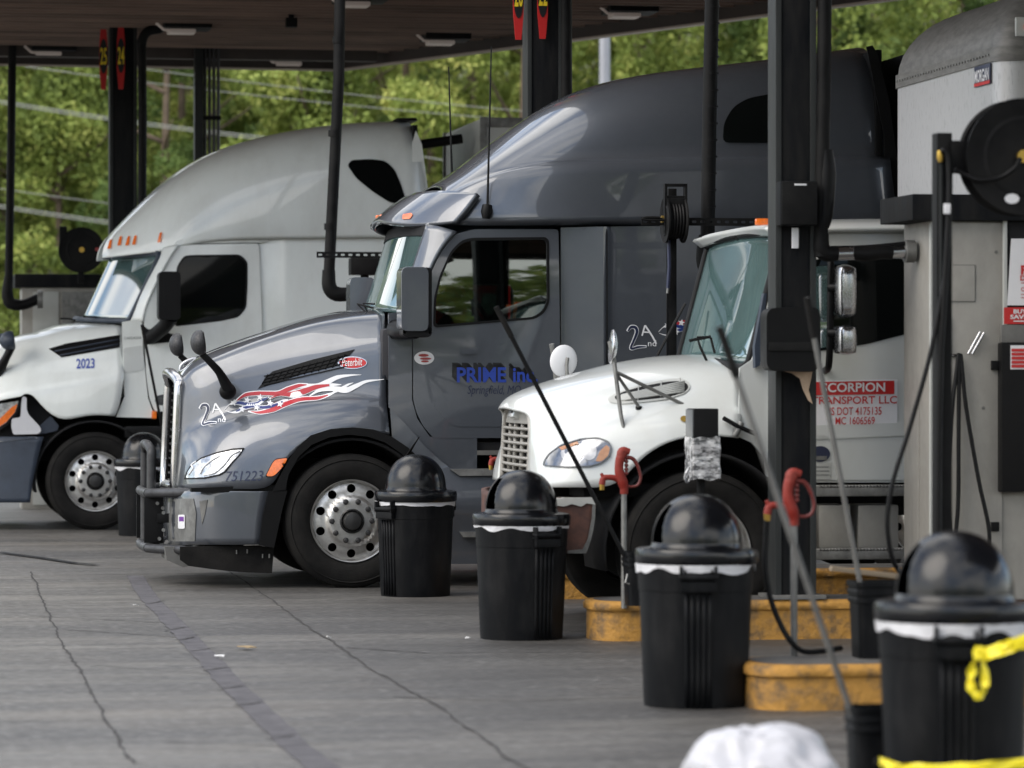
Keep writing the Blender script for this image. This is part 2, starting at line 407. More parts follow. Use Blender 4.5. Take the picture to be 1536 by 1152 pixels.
def body_proj(fr, objs, y=-1.2):
    bpy.context.view_layer.update(); dg = bpy.context.evaluated_depsgraph_get()
    trees = [BVHTree.FromObject(o, dg) for o in (objs if isinstance(objs, (list, tuple)) else [objs])]
    def p(px, py, off=0):
        o, d = fr.ray(px, py); best = None
        for t in trees:
            h = t.ray_cast(o, d)
            if h[0] is not None and (best is None or h[3] < best[1]): best = (h[0], h[3])
        q = best[0] if best else None
        if q is None:
            g = fr.L(px, py, y); c = [t.find_nearest(g) for t in trees]; c = [k for k in c if k[0] is not None]
            q = min(c, key=lambda k: k[3])[0] if c else g
        return q - d * off
    return p
def mirror_copy(o, name=None):
    me = o.data.copy(); o2 = bpy.data.objects.new(name or o.name.split('.')[0], me); COL.objects.link(o2); o2.parent = o.parent
    for v in me.vertices: v.co.y = -v.co.y
    me.flip_normals(); return o2
def ribbon2d(pts, ws, n=5):
    """tapered band in photo pixels around a smooth centre line"""
    P = catmull([(x, y, 0) for x, y in pts], n); m_ = len(P); Wd = []
    for i in range(m_):
        t = i / (m_ - 1) * (len(ws) - 1); k = min(int(t), len(ws) - 2); Wd.append(ws[k] + (ws[k + 1] - ws[k]) * (t - k))
    v = []; f = []
    for i, p in enumerate(P):
        a, b = P[max(0, i - 1)], P[min(m_ - 1, i + 1)]; t = (b - a).normalized(); q = Vector((-t.y, t.x, 0)) * Wd[i] / 2
        v += [(p.x + q.x, p.y + q.y), (p.x - q.x, p.y - q.y)]
        if i: f.append([2 * i - 2, 2 * i - 1, 2 * i + 1, 2 * i])
    return v, f
def star2d(x, y, r, rot=0.2):
    return [(x + math.sin(rot + i * math.pi / 5) * (r if i % 2 == 0 else r * .42), y - math.cos(rot + i * math.pi / 5) * (r if i % 2 == 0 else r * .42)) for i in range(10)]
def decal(name, shapes, proj, m, parent, off=.004):
    """flat marks lying on a body: shapes are (verts2d, faces) in photo pixels"""
    bm = bmesh.new()
    for v, f in shapes:
        A = [bm.verts.new(proj(x, y, off)) for x, y in v]
        for t in f:
            try: bm.faces.new([A[i] for i in t])
            except ValueError: pass
    return from_bm(name, bm, m, parent)
def text2d(s, x0, y0, x1, y1, shear=0, slope=0, bold=0, sp=1.0):
    """lettering stretched into a photo-pixel box (y1 is the base line, slope tilts it)"""
    c = bpy.data.curves.new('t', 'FONT'); c.body = s; c.resolution_u = 3; c.offset = bold; c.space_character = sp
    o = bpy.data.objects.new('t', c); COL.objects.link(o)
    dg = bpy.context.evaluated_depsgraph_get(); me = bpy.data.meshes.new_from_object(o.evaluated_get(dg))
    bpy.data.objects.remove(o)
    xs = [v.co.x for v in me.vertices]; ys = [v.co.y for v in me.vertices]
    ax, bx, ay, by = min(xs), max(xs), min(ys), max(ys)
    if s.isalpha() and s.islower() or ',' in s: ay = min(ay, 0)
    v = []
    for q in me.vertices:
        gx, gy = (q.co.x - ax) / (bx - ax), (q.co.y - ay) / (by - ay)
        X = x0 + gx * (x1 - x0) + gy * shear; v.append((X, y1 - gy * (y1 - y0) + (X - x0) * slope))
    f = [list(p.vertices) for p in me.polygons]; bpy.data.meshes.remove(me); return v, f
def disc2d(x, y, rx, ry, n=28):
    return [(x, y)] + [(x + rx * math.cos(2 * math.pi * k / n), y + ry * math.sin(2 * math.pi * k / n)) for k in range(n)], [[0, 1 + k, 1 + (k + 1) % n] for k in range(n)]
def poly2d(p, step=0): return fill2d(p, (), step)

def place(o, fr, rz=AL): o.location = fr.loc(); o.rotation_euler = (0, 0, rz); return o
def fr_at(px, V, z=0, ref=None):
    """frame whose origin stands under photo column px on the plane v = V"""
    return Fr(on_v(px, HY, V)[0], V, z)

# ------------------------------------------------------------------ ground
bm = bmesh.new()
q = [bm.verts.new(p) for p in ((-300, -120, 0), (300, -120, 0), (300, 400, 0), (-300, 400, 0))]; bm.faces.new(q)
structure(from_bm('ground', bm, 'concrete', None, False))
def ground_strip(bm, pts, w, z, jit=0, wj=0):
    P = [ground(x, y) for x, y in pts]; out = []
    for a, b in zip(P, P[1:]):
        k = max(1, int((b - a).length / .06))
        out += [a.lerp(b, i / k) for i in range(k)]
    out.append(P[-1]); prev = None; ph = random.random() * 50
    for i, p in enumerate(out):
        t = (out[min(i + 1, len(out) - 1)] - out[max(i - 1, 0)]).normalized(); s = Vector((-t.y, t.x, 0))
        j = jit * (noise.noise((p.x * 2.3, p.y * 1.2, ph)) + .6 * noise.noise((p.x * 9, p.y * 6, ph)))
        ww = w * (1 + wj * noise.noise((p.x * 5, p.y * 5, ph + 9)))
        a, b = bm.verts.new(p + s * (j + ww / 2) + Vector((0, 0, z))), bm.verts.new(p + s * (j - ww / 2) + Vector((0, 0, z)))
        if prev: bm.faces.new((prev[0], a, b, prev[1]))
        prev = (a, b)
bm = bmesh.new()
ground_strip(bm, [(45, 858), (90, 960), (130, 1022), (165, 1095), (205, 1146)], .012, .004, .022, .9)
ground_strip(bm, [(345, 858), (400, 895), (470, 945), (560, 1005), (640, 1050), (720, 1105), (790, 1156), (880, 1230)], .013, .004, .020, .9)
for pts, w in (([(60, 925), (120, 928), (240, 934)], .022), ([(95, 945), (180, 950), (262, 956)], .024), ([(0, 1084), (60, 1082), (165, 1080)], .02), ([(135, 998), (240, 1006), (318, 1012)], .02),
               ([(240, 1113), (420, 1120), (540, 1112)], .02), ([(0, 868), (120, 864), (230, 861)], .02), ([(520, 972), (640, 980), (900, 978)], .035), ([(590, 1046), (760, 1052), (980, 1046)], .03),
               ([(640, 920), (760, 926), (900, 920)], .02), ([(250, 912), (330, 908), (380, 906)], .018), ([(0, 905), (110, 905), (190, 904)], .016)):
    ground_strip(bm, pts, w * .55, .004, .014, .95)
structure(from_bm('ground_joint', bm, 'joint', None, False))
bm = bmesh.new()
ground_strip(bm, [(203, 864), (222, 895), (250, 925), (290, 966), (332, 1012), (382, 1062), (430, 1106), (480, 1152), (540, 1210)], .135, .004, .012, .12)
structure(from_bm('ground_patch_strip', bm, 'patch_strip', None, False))
bm = bmesh.new()
for x, y in ((262, 945), (275, 960), (303, 976), (322, 1005), (345, 1033), (372, 1058), (232, 905), (420, 1108)):
    ground_strip(bm, [(x - 14 - (y - 900) * .04, y + 2), (x, y), (x + 14 + (y - 900) * .04, y - 3)], .018, .008, .006, .5)
structure(from_bm('ground_patch_seam', bm, 'joint', None, False))
def scrap(px, py, r, m, label, cat='litter', n=7):
    p = ground(px, py, .01); bm = bmesh.new()
    vs = [bm.verts.new((r * random.uniform(.5, 1.2) * math.cos(6.283 * k / n), r * random.uniform(.3, .9) * math.sin(6.283 * k / n), random.uniform(0, .012))) for k in range(n)]
    f = bm.faces.new(vs); e = bmesh.ops.extrude_face_region(bm, geom=[f]); bmesh.ops.translate(bm, vec=(0, 0, .004), verts=[v for v in e['geom'] if isinstance(v, bmesh.types.BMVert)])
    o = from_bm('paper_scrap', bm, m, None, False); o.location = p; tag(o, label, cat)
scrap(368, 972, .06, 'leaf_litter', 'tan scrap of litter lying right of the dark patch strip', n=11)
scrap(330, 986, .03, 'litter', 'white scrap of paper lying on the dark patch strip')
scrap(493, 957, .022, 'litter', 'white scrap of paper lying on the long joint right of the strip')
scrap(203, 909, .02, 'litter', 'tiny white scrap left of the dark patch strip')
scrap(700, 958, .018, 'litter', 'tiny white scrap by the foot of the bin left of the white truck')
bm = bmesh.new(); ground_strip(bm, [(0, 830), (60, 838), (112, 846), (146, 849)], .07, .012)
o = from_bm('dark_strap', bm, 'black_plastic', None, False); tag(o, 'dark flat strap lying on the concrete near the left edge', 'strap')

# ------------------------------------------------------------------ wooded hillside, pole and wires behind
def hill_z(x, y): return max(0, (y - 78)) * .20 + (.5 * noise.noise((x * .06, y * .06, 3)) if y > 80 else 0)
bm = bmesh.new(); nx, ny = 40, 24; V = [[None] * (ny + 1) for _ in range(nx + 1)]
for i in range(nx + 1):
    for j in range(ny + 1):
        x, y = -110 + 220 * i / nx, 72 + 120 * j / ny; V[i][j] = bm.verts.new((x, y, hill_z(x, y) - (.3 if j == 0 else 0)))
for i in range(nx):
    for j in range(ny): bm.faces.new((V[i][j], V[i + 1][j], V[i + 1][j + 1], V[i][j + 1]))
structure(from_bm('hill', bm, 'hill_soil'))
def add_leaf(bm, p, s):
    a = Vector((random.gauss(0, 1), random.gauss(0, 1), random.gauss(0, .8))).normalized(); b = a.orthogonal().normalized(); b.rotate(Matrix.Rotation(random.uniform(0, 6.28), 3, a)); c = a.cross(b)
    l, w = s * random.uniform(.7, 1.4), s * random.uniform(.4, .7)
    bm.faces.new([bm.verts.new(p + q) for q in (b * l, c * w + b * l * .2, -b * l * .8, -c * w + b * l * .2)])
def crown_bm(h, rw, base, n, kind):
    bm = bmesh.new(); cl = []
    for _ in range(46 if kind == 0 else 60):
        t = random.random() ** (.8 if kind == 0 else 1.1); z = base + (h - base) * t
        rr = rw * (math.sin(math.pi * min(1, .16 + t * .84)) ** .7 if kind == 0 else (1 - t) * .95 + .12)
        a = random.uniform(0, 6.283); d = rr * math.sqrt(random.uniform(.2, 1))
        cl.append((Vector((d * math.cos(a), d * math.sin(a), z)), random.uniform(.38, .85) * (1 if kind == 0 else .75)))
    for _ in range(n):
        c, r_ = random.choice(cl); q = Vector((random.gauss(0, 1), random.gauss(0, 1), random.gauss(0, .6))).normalized() * r_ * random.uniform(.55, 1.05)
        add_leaf(bm, c + q, random.uniform(.045, .10) if kind == 0 else random.uniform(.04, .085))
    return bm
def make_tree(h, rw, kind, name, label, bare):
    t = thing(name, label, 'tree', (0, 0, 0), 0, 'trees of the wood on the hillside')
    bm = bmesh.new(); lean = random.uniform(-.3, .3)
    add_tube(bm, catmull([(0, 0, -.4), (lean * .4, 0, h * .35), (lean, .1, h * .9)], 5), [.20, .03], 8)
    for k in range(9):
        z = h * random.uniform(bare + .05, .8); a = random.uniform(0, 6.28); L = rw * random.uniform(.5, .95)
        add_tube(bm, catmull([(lean * z / h, 0, z), (L * .5 * math.cos(a), L * .5 * math.sin(a), z + L * .25), (L * math.cos(a), L * math.sin(a), z + L * .55)], 3), [.07, .015], 5)
    from_bm('trunk', bm, 'bark', t)
    from_bm('crown', crown_bm(h, rw, h * bare, 25000, kind), 'leaves' if kind == 0 else 'pine_leaves', t, False)
    return t
protos = [make_tree(11, 2.7, 0, 'broadleaf_tree', 'broadleaf tree with a full yellow green crown in the blurred wood on the hillside', .05),
          make_tree(12.5, 2.4, 0, 'broadleaf_tree', 'broadleaf tree with a full yellow green crown in the blurred wood on the hillside', .12),
          make_tree(12, 2.0, 1, 'pine_tree', 'dark green tapering tree in the blurred wood on the hillside', .08),
          make_tree(8, 2.3, 0, 'broadleaf_tree', 'broadleaf tree with a full yellow green crown in the blurred wood on the hillside', .02)]
used = set(); k = 0
for y, n, off in ((83, 13, 0), (88, 13, 1.4), (94, 14, .3), (101, 14, 1.8), (109, 14, .8)):
    half = 15 + (y - 80) * .28
    for i in range(n):
        x = -half + 2 * half * (i + .5) / n + random.uniform(-.7, .7) + off * .5
        j = random.choice((0, 1, 3, 3, 2) if y < 86 else (0, 1, 2, 2, 0))
        o = protos[j] if j not in used else copy_tree(protos[j]); used.add(j)
        yy = y + random.uniform(-1.6, 1.6); s = random.uniform(.85, 1.15)
        o.location = (x, yy, hill_z(x, yy)); o.scale = (s, s, s * random.uniform(.9, 1.1)); o.rotation_euler.z = random.uniform(0, 6.28)
bm = bmesh.new()                                    # low growth under the trees
for _ in range(26000):
    x, y = random.uniform(-24, 24), random.uniform(77, 100); add_leaf(bm, Vector((x, y, hill_z(x, y) + random.random() ** 2 * 1.8)), .10)
o = from_bm('undergrowth', bm, 'leaves', None, False); tag(o, 'low tangled green undergrowth covering the slope below the trees', 'undergrowth'); o['kind'] = 'stuff'
bm = bmesh.new()                                    # wood across the road behind the camera, seen in reflections
for _ in range(34000):
    x = random.uniform(-70, 90); y = -58 + 10 * random.random(); add_leaf(bm, Vector((x, y, random.random() ** .9 * (13 + 3 * noise.noise((x * .12, 0, 0))))), .55)
o = from_bm('wood', bm, 'leaves', None, False); tag(o, 'dark wood of trees across the road opposite the truck stop', 'wood'); o['kind'] = 'stuff'
def wpt(px, py, t): return Vector(((px - CX) / F * t, t, HC + (HY - py) / F * t))
tube('lamp_pole', [wpt(907, 560 + 8800 / 70, 70), wpt(907, -60, 70)], [.13, .10], 'pole_grey'); tag(bpy.data.objects['lamp_pole'], 'pale grey pole standing behind the canopy before the wood', 'pole')
for a, b, lab in (((-40, 148), (420, 212), 'upper power line of the left pair crossing the wood above the white truck'), ((-40, 277), (420, 332), 'thin dark power line crossing the wood at the height of the hose reel'),
                  ((-40, 305), (420, 366), 'pale power line lowest at left, just above the hose reel'), ((190, 100), (800, 168), 'thin high power line crossing the wood under the canopy edge'),
                  ((190, 120), (800, 182), 'second thin power line just below the high one'), ((620, 232), (780, 250), 'short power line seen between the white sleeper and the grey truck')):
    A, B = wpt(*a, 70), wpt(*b, 70); dd = B - A
    P = [A + dd * (s_ / 8) + Vector((0, 0, -.05 * (1 - ((s_ - 4) / 4) ** 2))) for s_ in range(-2, 11)]
    bm = bmesh.new(); r0 = .012 if 'thin' not in lab else .008
    for dz in ((0, .05) if 'pale' in lab or 'upper' in lab else (0,)): add_tube(bm, [p + Vector((0, 0, dz)) for p in P], r0, 6)
    tag(from_bm('power_line', bm, 'wire_mat'), lab, 'power line', 'power lines across the wood')

# ------------------------------------------------------------------ canopy, columns, lamps, pipes
SOF = 5.42
def on_z(px, py, z):
    t = (z - HC) * F / (HY - py); return Vector(((px - CX) / F * t, t, z))
cA, cB, cC = on_z(-260, 92, 5.28), on_z(510, 105, 5.28), on_z(1330, 0, 5.28)
u0, v0 = uv_of(cA); uB, vB = uv_of(cB); uC, vC = uv_of(cC)
dirv = (uC - uB, vC - vB); kx = 4.0
poly = [(-2.5, v0), (uB, vB), (uB + dirv[0] * 2.0, vB + dirv[1] * 2.0), (uB + dirv[0] * 2.0, 9.5), (5.0, 9.5), (5.0, 35.0), (-2.5, 35.0)]  # near-lane outline is unseen; its left edge set to shade the box truck cab
can = thing('canopy', 'dark brown ribbed steel canopy roof over the fuel lanes', 'canopy', w2(0, 0, 0))
v_, f_ = fill2d(poly)
bm = bmesh.new(); solid_from(bm, [Vector((x, y, SOF + .06)) for x, y in v_], f_, Vector((0, 0, .5))); from_bm('roof_deck', bm, 'fascia', can, False)
bm = bmesh.new()                                    # soffit boards run along u, each with a raised rib
y = 9.6
def span(yv):
    xs = []
    for i in range(len(poly)):
        (x1, y1), (x2, y2) = poly[i - 1], poly[i]
        if (y1 > yv) != (y2 > yv): xs.append(x1 + (x2 - x1) * (yv - y1) / (y2 - y1))
    return (min(xs), max(xs)) if len(xs) >= 2 else None
while y < max(vB, v0) - .05:
    s_ = span(y + .1)
    if s_:
        a, b = s_; add_box(bm, ((a + b) / 2, y + .13, SOF + .035), (b - a - .1, .24, .03)); add_box(bm, ((a + b) / 2, y + .26, SOF + .015), (b - a - .1, .03, .06))
    y += .30
from_bm('soffit_panel', bm, 'soffit', can, False)
bm = bmesh.new(); lip = bmesh.new()
for (x1, y1), (x2, y2) in zip(poly, poly[1:] + poly[:1]):
    a, b = Vector((x1, y1, 0)), Vector((x2, y2, 0)); d_ = b - a; L_ = d_.length; rz = Matrix.Rotation(math.atan2(d_.y, d_.x), 3, 'Z'); m_ = (a + b) / 2
    add_box(bm, (m_.x, m_.y, SOF + .18), (L_ + .06, .06, .62), 0, rz); add_box(lip, (m_.x, m_.y, SOF - .142), (L_ + .1, .12, .02), 0, rz)
from_bm('fascia', bm, 'fascia', can, False); from_bm('fascia_edge', lip, 'sunlit_lip', can, False)
for vv in (13, 20, 27, 34, 43.2):
    s_ = span(vv)
    if s_: box('soffit_beam', ((s_[0] + s_[1]) / 2, vv, SOF - .05), (s_[1] - s_[0] - .3, .16, .14), 'fascia', can, .004)
for px, py, lab in ((80, 77, 'canopy lamp over the left column, leftmost of the pale lenses'), (280, 43, 'canopy lamp right of the pipe elbow at the top left'), (440, 92, 'canopy lamp near the far canopy edge beside the tall black pipe'),
                    (668, 60, 'canopy lamp between the two antennas and the numbered column'), (945, 19, 'canopy lamp right of the second numbered column'), (540, 2, 'canopy lamp cut by the top edge beside the black pipe')):
    p = on_z(px, py, SOF - .05); t = thing('canopy_lamp', lab, 'lamp', p + Vector((0, 0, .07)), AL, 'lamps under the canopy')
    bm = bmesh.new(); add_box(bm, (0, 0, -.03), (.52, .52, .10), .02); from_bm('lamp_housing', bm, 'black_paint', t, True, 40)
    bm = bmesh.new(); add_box(bm, (-.06, 0, -.105), (.30, .30, .045), .018); from_bm('lamp_lens', bm, 'light_lens', t, True, 40)
    bm = bmesh.new(); add_tube(bm, [(-.34, -.1, -.02), (-.26, -.1, -.09), (-.1, -.1, -.11)], .016, 8); from_bm('lamp_arm', bm, 'light_lens', t, True)
p = on_z(437, 34, SOF - .08); t = thing('camera_box', 'small dark box hanging under the canopy near its middle', 'box', p, AL)
box('box_body', (0, 0, 0), (.12, .12, .10), 'black_paint', t); tube('stem', [(0, 0, .05), (0, 0, .1)], .03, 'black_paint', t)

def column(px, V, name_label, z1=SOF + .05, w=.25, numbers=None, z0=0.0):
    fr = fr_at(px, V); t = thing('canopy_column', name_label, 'column', fr.loc())
    box('web', (0, 0, (z0 + z1) / 2), (w - .02, w * .86, z1 - z0), 'column_paint', t, .004)
    for sx in (-1, 1): box('flange', (sx * (w / 2 + .008), 0, (z0 + z1) / 2), (.036, w, z1 - z0), 'grey_and_lit_paint', t, .004)
    box('base_plate', (0, 0, z0 + .012), (w + .14, w + .14, .024), 'dull_grey', t, .004)
    return fr, t
c3, c3t = column(1188, 21.6, 'nearest black steel column, standing on the yellow island before the white truck', z0=.24, w=.20)
c2, c2t = column(814, 30.3, 'black steel column with red number sign behind the grey truck')
c1, c1t = column(184, 40.8, 'black steel column with red number sign behind the left white truck')
fr0 = Fr(*uv_of(w2(*uv_of(on_z(309, 88, 5.3))).copy().to_3d() if False else on_z(309, 88, 5.3))[:2])
t0 = thing('canopy_column', 'grey column with a bundle of conduits under the far canopy edge', 'column', fr0.loc())
box('post', (-.09, 0, 2.7), (.10, .2, 5.45), 'grey_and_lit_paint', t0, .006)
for k in range(4): tube('conduit', [(-.015 + k * .052, -.04, 0), (-.015 + k * .052, -.04, 5.42)], .020, 'conduit', t0, 10)
for z in (4.6, 3.6, 2.4): box('strap', (.06, -.065, z), (.22, .012, .05), 'black_paint', t0, .002)
def number_sign(fr, yc, hh, a, b, lab):
    t = thing('lane_number_sign', lab, 'sign', fr.world(Vector((-.1, 0, 0))), AL, 'lane number signs on the columns')
    zc = HC + (HY - yc) * (fr.v / CA) / F
    for sg, txt, x0 in ((-1, a, -.165), (1, b, .02)):
        wv = .085
        outl = [(-.025, -hh), (.025, -hh), (.043, -hh * .45), (.046, 0), (.043, hh * .45), (.025, hh), (-.025, hh), (-.043, hh * .45), (-.046, 0), (-.043, -hh * .45)]
        bm = bmesh.new(); v2, f2 = fill2d(outl); solid_from(bm, [Vector((x0 + x + .05, -.17 + .12 * (abs(x0 + .05) > .07), zc + z)) for x, z in v2], f2, Vector((0, .012, 0)))
        pl = from_bm('sign_plate', bm, 'sign_red', t, False)
        bm = bmesh.new(); v2, f2 = disc2d(0, 0, .044, hh * .52); yy = -.175 + .12 * (abs(x0 + .05) > .07)
        A = [bm.verts.new((x0 + x + .05, yy, zc + z)) for x, z in v2]; [bm.faces.new([A[i] for i in q]) for q in f2]; from_bm('sign_disc', bm, 'decal_black', pl, False)
        v2, f2 = text2d(txt, -.037, -hh * .26, .037, hh * .26, bold=.02); bm = bmesh.new()
        A = [bm.verts.new((x0 + x + .05, yy - .004, zc - z)) for x, z in v2]; [bm.faces.new([A[i] for i in q]) for q in f2]; from_bm('number', bm, 'sign_yellow', pl, False)
number_sign(c1, 94, .37, '25', '24', 'red lane sign reading 25 and 24 on the column behind the left white truck')
number_sign(c2, -6, .37, '20', '22', 'red lane sign cut by the top edge on the column behind the grey truck')
def pipe(px_pts, V, rpx, lab, name='fuel_pipe', m='black_paint', elbow=None, group='black pipes down from the canopy'):
    x, y = px_pts[-1]; fr = Fr(on_v(px_pts[0][0], HY, V)[0], V)
    P = [fr.L(a, b) for a, b in px_pts]; r_ = rpx * V / F
    t = thing(name, lab, 'pipe', fr.loc(), AL, group)
    tube('pipe', P, r_, m, t, 14)
    return fr, t, r_
fr, t, r_ = pipe([(512, -160), (508, 120), (499, 300), (493, 420)], 34, 8.5, 'tall leaning black pipe in front of the white truck sleeper')
tube('elbow', [fr.L(493, 405), fr.L(494, 430), fr.L(505, 441), fr.L(530, 440), fr.L(556, 433)], [r_ * 1.15, r_ * 1.3, r_ * 1.35, r_ * 1.2, r_ * 1.25], 'black_paint', t, 14, 4)
for yy in (60, 200, 340): a = fr.L(508 - (yy - 60) * .045, yy); tube('collar', [a - Vector((0, 0, .03)), a + Vector((0, 0, .03))], r_ * 1.12, 'black_paint', t, 14)
def strut(px0, px1, py, V, lab, n):
    fr = Fr(on_v(px0, HY, V)[0], V); a, b = fr.L(px0, py), fr.L(px1, py + .5); L_ = b.x - a.x
    hh = .028; holes = [rcorner([(L_ * (k + .2) / n, -.009), (L_ * (k + .72) / n, -.009), (L_ * (k + .72) / n, .009), (L_ * (k + .2) / n, .009)], .006, 2) for k in range(n)]
    v2, f2 = fill2d([(0, -hh), (L_, -hh), (L_, hh), (0, hh)], holes); bm = bmesh.new()
    solid_from(bm, [Vector((x, 0, a.z + z)) for x, z in v2], f2, Vector((0, .008, 0)))
    for w_ in [w for w in bm.verts if not w.link_faces]: bm.verts.remove(w_)
    o = from_bm('slotted_channel', bm, 'black_paint', None, False); place(o, fr); tag(o, lab, 'channel'); return o
strut(475, 577, 382, 33.8, 'slotted black steel channel across the tall leaning pipe by the white truck', 9)
t = thing('control_box', 'small black box under the slotted channel beside the grey truck windscreen', 'box', Fr(on_v(548, HY, 34.6)[0], 34.6).loc())
zz = on_v(548, 400, 34.6)[1]; box('box_body', (0, 0, zz), (.30, .2, .16), 'black_paint', t); tube('stem', [(0, .05, 0), (0, .05, zz)], .04, 'black_paint', t)
fr, t, r_ = pipe([(1071, -160), (1068, 0), (1064, 180), (1061, 372)], 25.8, 11, 'stout banded black pipe right of the slim reel post')
tube('elbow', [fr.L(1061, 352), fr.L(1061, 372), fr.L(1061, 392), fr.L(1066, 402), fr.L(1085, 398)], [r_ * 1.2, r_ * 1.5, r_ * 1.55, r_ * 1.5, r_ * 1.1], 'black_paint', t, 14, 3)
for k in range(14): a = fr.L(1069 - k * 25 * .02, 10 + k * 25); tube('band', [a - Vector((0, 0, .006)), a + Vector((0, 0, .006))], r_ * 1.06, 'black_plastic', t, 14)
strut(962, 1146, 332, 25.65, 'slotted black steel channel crossing the reel post by the white truck windscreen', 15)
fr, t, r_ = pipe([(19, 36), (17, 200), (13, 430)], 43, 6.2, 'black pipe at the left edge with an elbow into the far pump')
tube('elbow', [fr.L(13, 415), fr.L(11, 440), fr.L(16, 455), fr.L(35, 457), fr.L(58, 448)], [r_ * 1.1, r_ * 1.4, r_ * 1.5, r_ * 1.3, r_ * 1.3], 'black_paint', t, 14, 3)
tube('flange', [fr.L(56, 449), fr.L(64, 449)], r_ * 2.2, 'dull_metal', t, 14)
fr, t, r_ = pipe([(213, 80), (214, 180), (212, 420)], 40.4, 6.5, 'black pipe with an offset elbow beside the left numbered column')
tube('elbow', [fr.L(213, 90), fr.L(213, 62), fr.L(222, 47), fr.L(242, 42), fr.L(246, 30), fr.L(245, -20)], [r_, r_ * 1.15, r_ * 1.15, r_ * 1.1, r_ * 1.15, r_], 'black_paint', t, 14, 4)
fr, t, r_ = pipe([(848, -120), (849, 180), (849, 420)], 30.2, 9.5, 'black downpipe on the right of the second numbered column')
fr, t, r_ = pipe([(1238, -160), (1236, 120), (1232, 300), (1231, 385)], 21.5, 11, 'black pipe beside the nearest column bending to the pump')
tube('wrap', [fr.L(1238, 225), fr.L(1240, 262), fr.L(1237, 320), fr.L(1233, 340)], [r_ * 1.05, r_ * 1.35, r_ * 1.2, r_], 'black_plastic', t, 14, 3)
tube('elbow', [fr.L(1232, 350), fr.L(1232, 372), fr.L(1240, 380), fr.L(1256, 381)], [r_ * 1.05, r_ * 1.2, r_ * 1.2, r_ * 1.0], 'black_paint', t, 14, 4)
tube('arm_pipe', [fr.L(1254, 381), fr.L(1364, 377)], r_ * .95, 'chrome', t, 16)
tube('foam_sleeve', [fr.L(1278, 379), fr.L(1300, 381), fr.L(1322, 378), fr.L(1338, 379)], [r_ * 1.0, r_ * 1.12, r_ * 1.08, r_ * 1.0], 'black_plastic', t, 14, 4)
tube('cable', [fr.L(1244, 372), fr.L(1290, 371), fr.L(1330, 368), fr.L(1366, 364)], r_ * .3, 'black_plastic', t, 8, 4)
# equipment on the nearest column
fr = Fr(c3.u, 21.6)
t = thing('junction_box', 'dark square junction box with a thin white label on the nearest column', 'box', fr.world(Vector((0, -.12, 0))))
f2 = Fr(fr.u, fr.v - .12); a, b = f2.L(1167, 272, -.05), f2.L(1223, 339, -.05); zc = (a.z + b.z) / 2
box('box_body', ((a.x + b.x) / 2, -.05, zc), (b.x - a.x, .12, a.z - b.z), 'column_paint', t, .012)
box('box_lid', ((a.x + b.x) / 2, -.115, zc), (b.x - a.x - .012, .012, a.z - b.z - .012), 'black_paint', t, .006)
box('label_strip', ((a.x + b.x) / 2 + .005, -.123, a.z - .022), (.075, .003, .011), 'sign_white', t, .001)
a = f2.L(1193, 357, -.02); o = box('column_tag', (a.x, -.016, a.z), (.042, .014, .125), 'sign_white', None, .006); place(o, f2); tag(o, 'pale narrow oblong tag below the junction box on the nearest column', 'tag')
t = thing('towel_dispenser', 'rounded black towel dispenser on the nearest column with torn paper below', 'dispenser', f2.loc())
v2, f_ = fill2d(rcorner([(1150, 462), (1230, 460), (1232, 545), (1222, 558), (1150, 556)], 14, 4))
bm = bmesh.new(); solid_from(bm, [f2.L(x, y, -.19) for x, y in v2], f_, Vector((0, .16, 0)))
o = from_bm('housing', bm, 'black_plastic', t, True, 50); md = o.modifiers.new('b', 'BEVEL'); md.width = .03; md.segments = 4; md.limit_method = 'ANGLE'; md.angle_limit = R(50)
a = f2.L(1190, 520, -.2); box('cover_band', (a.x, -.198, a.z), (.30, .012, .05), 'black_paint', t, .005)
o = sheet('torn_towel', [(1172, 556), (1200, 555), (1219, 556), (1216, 572), (1213, 585), (1219, 606), (1212, 600), (1204, 583), (1200, 568), (1188, 560)], plane_proj(f2, -.1), 'tan_paper', None, thick=.004); place(o, f2); tag(o, 'torn brown paper towel hanging from the column dispenser', 'paper towel')

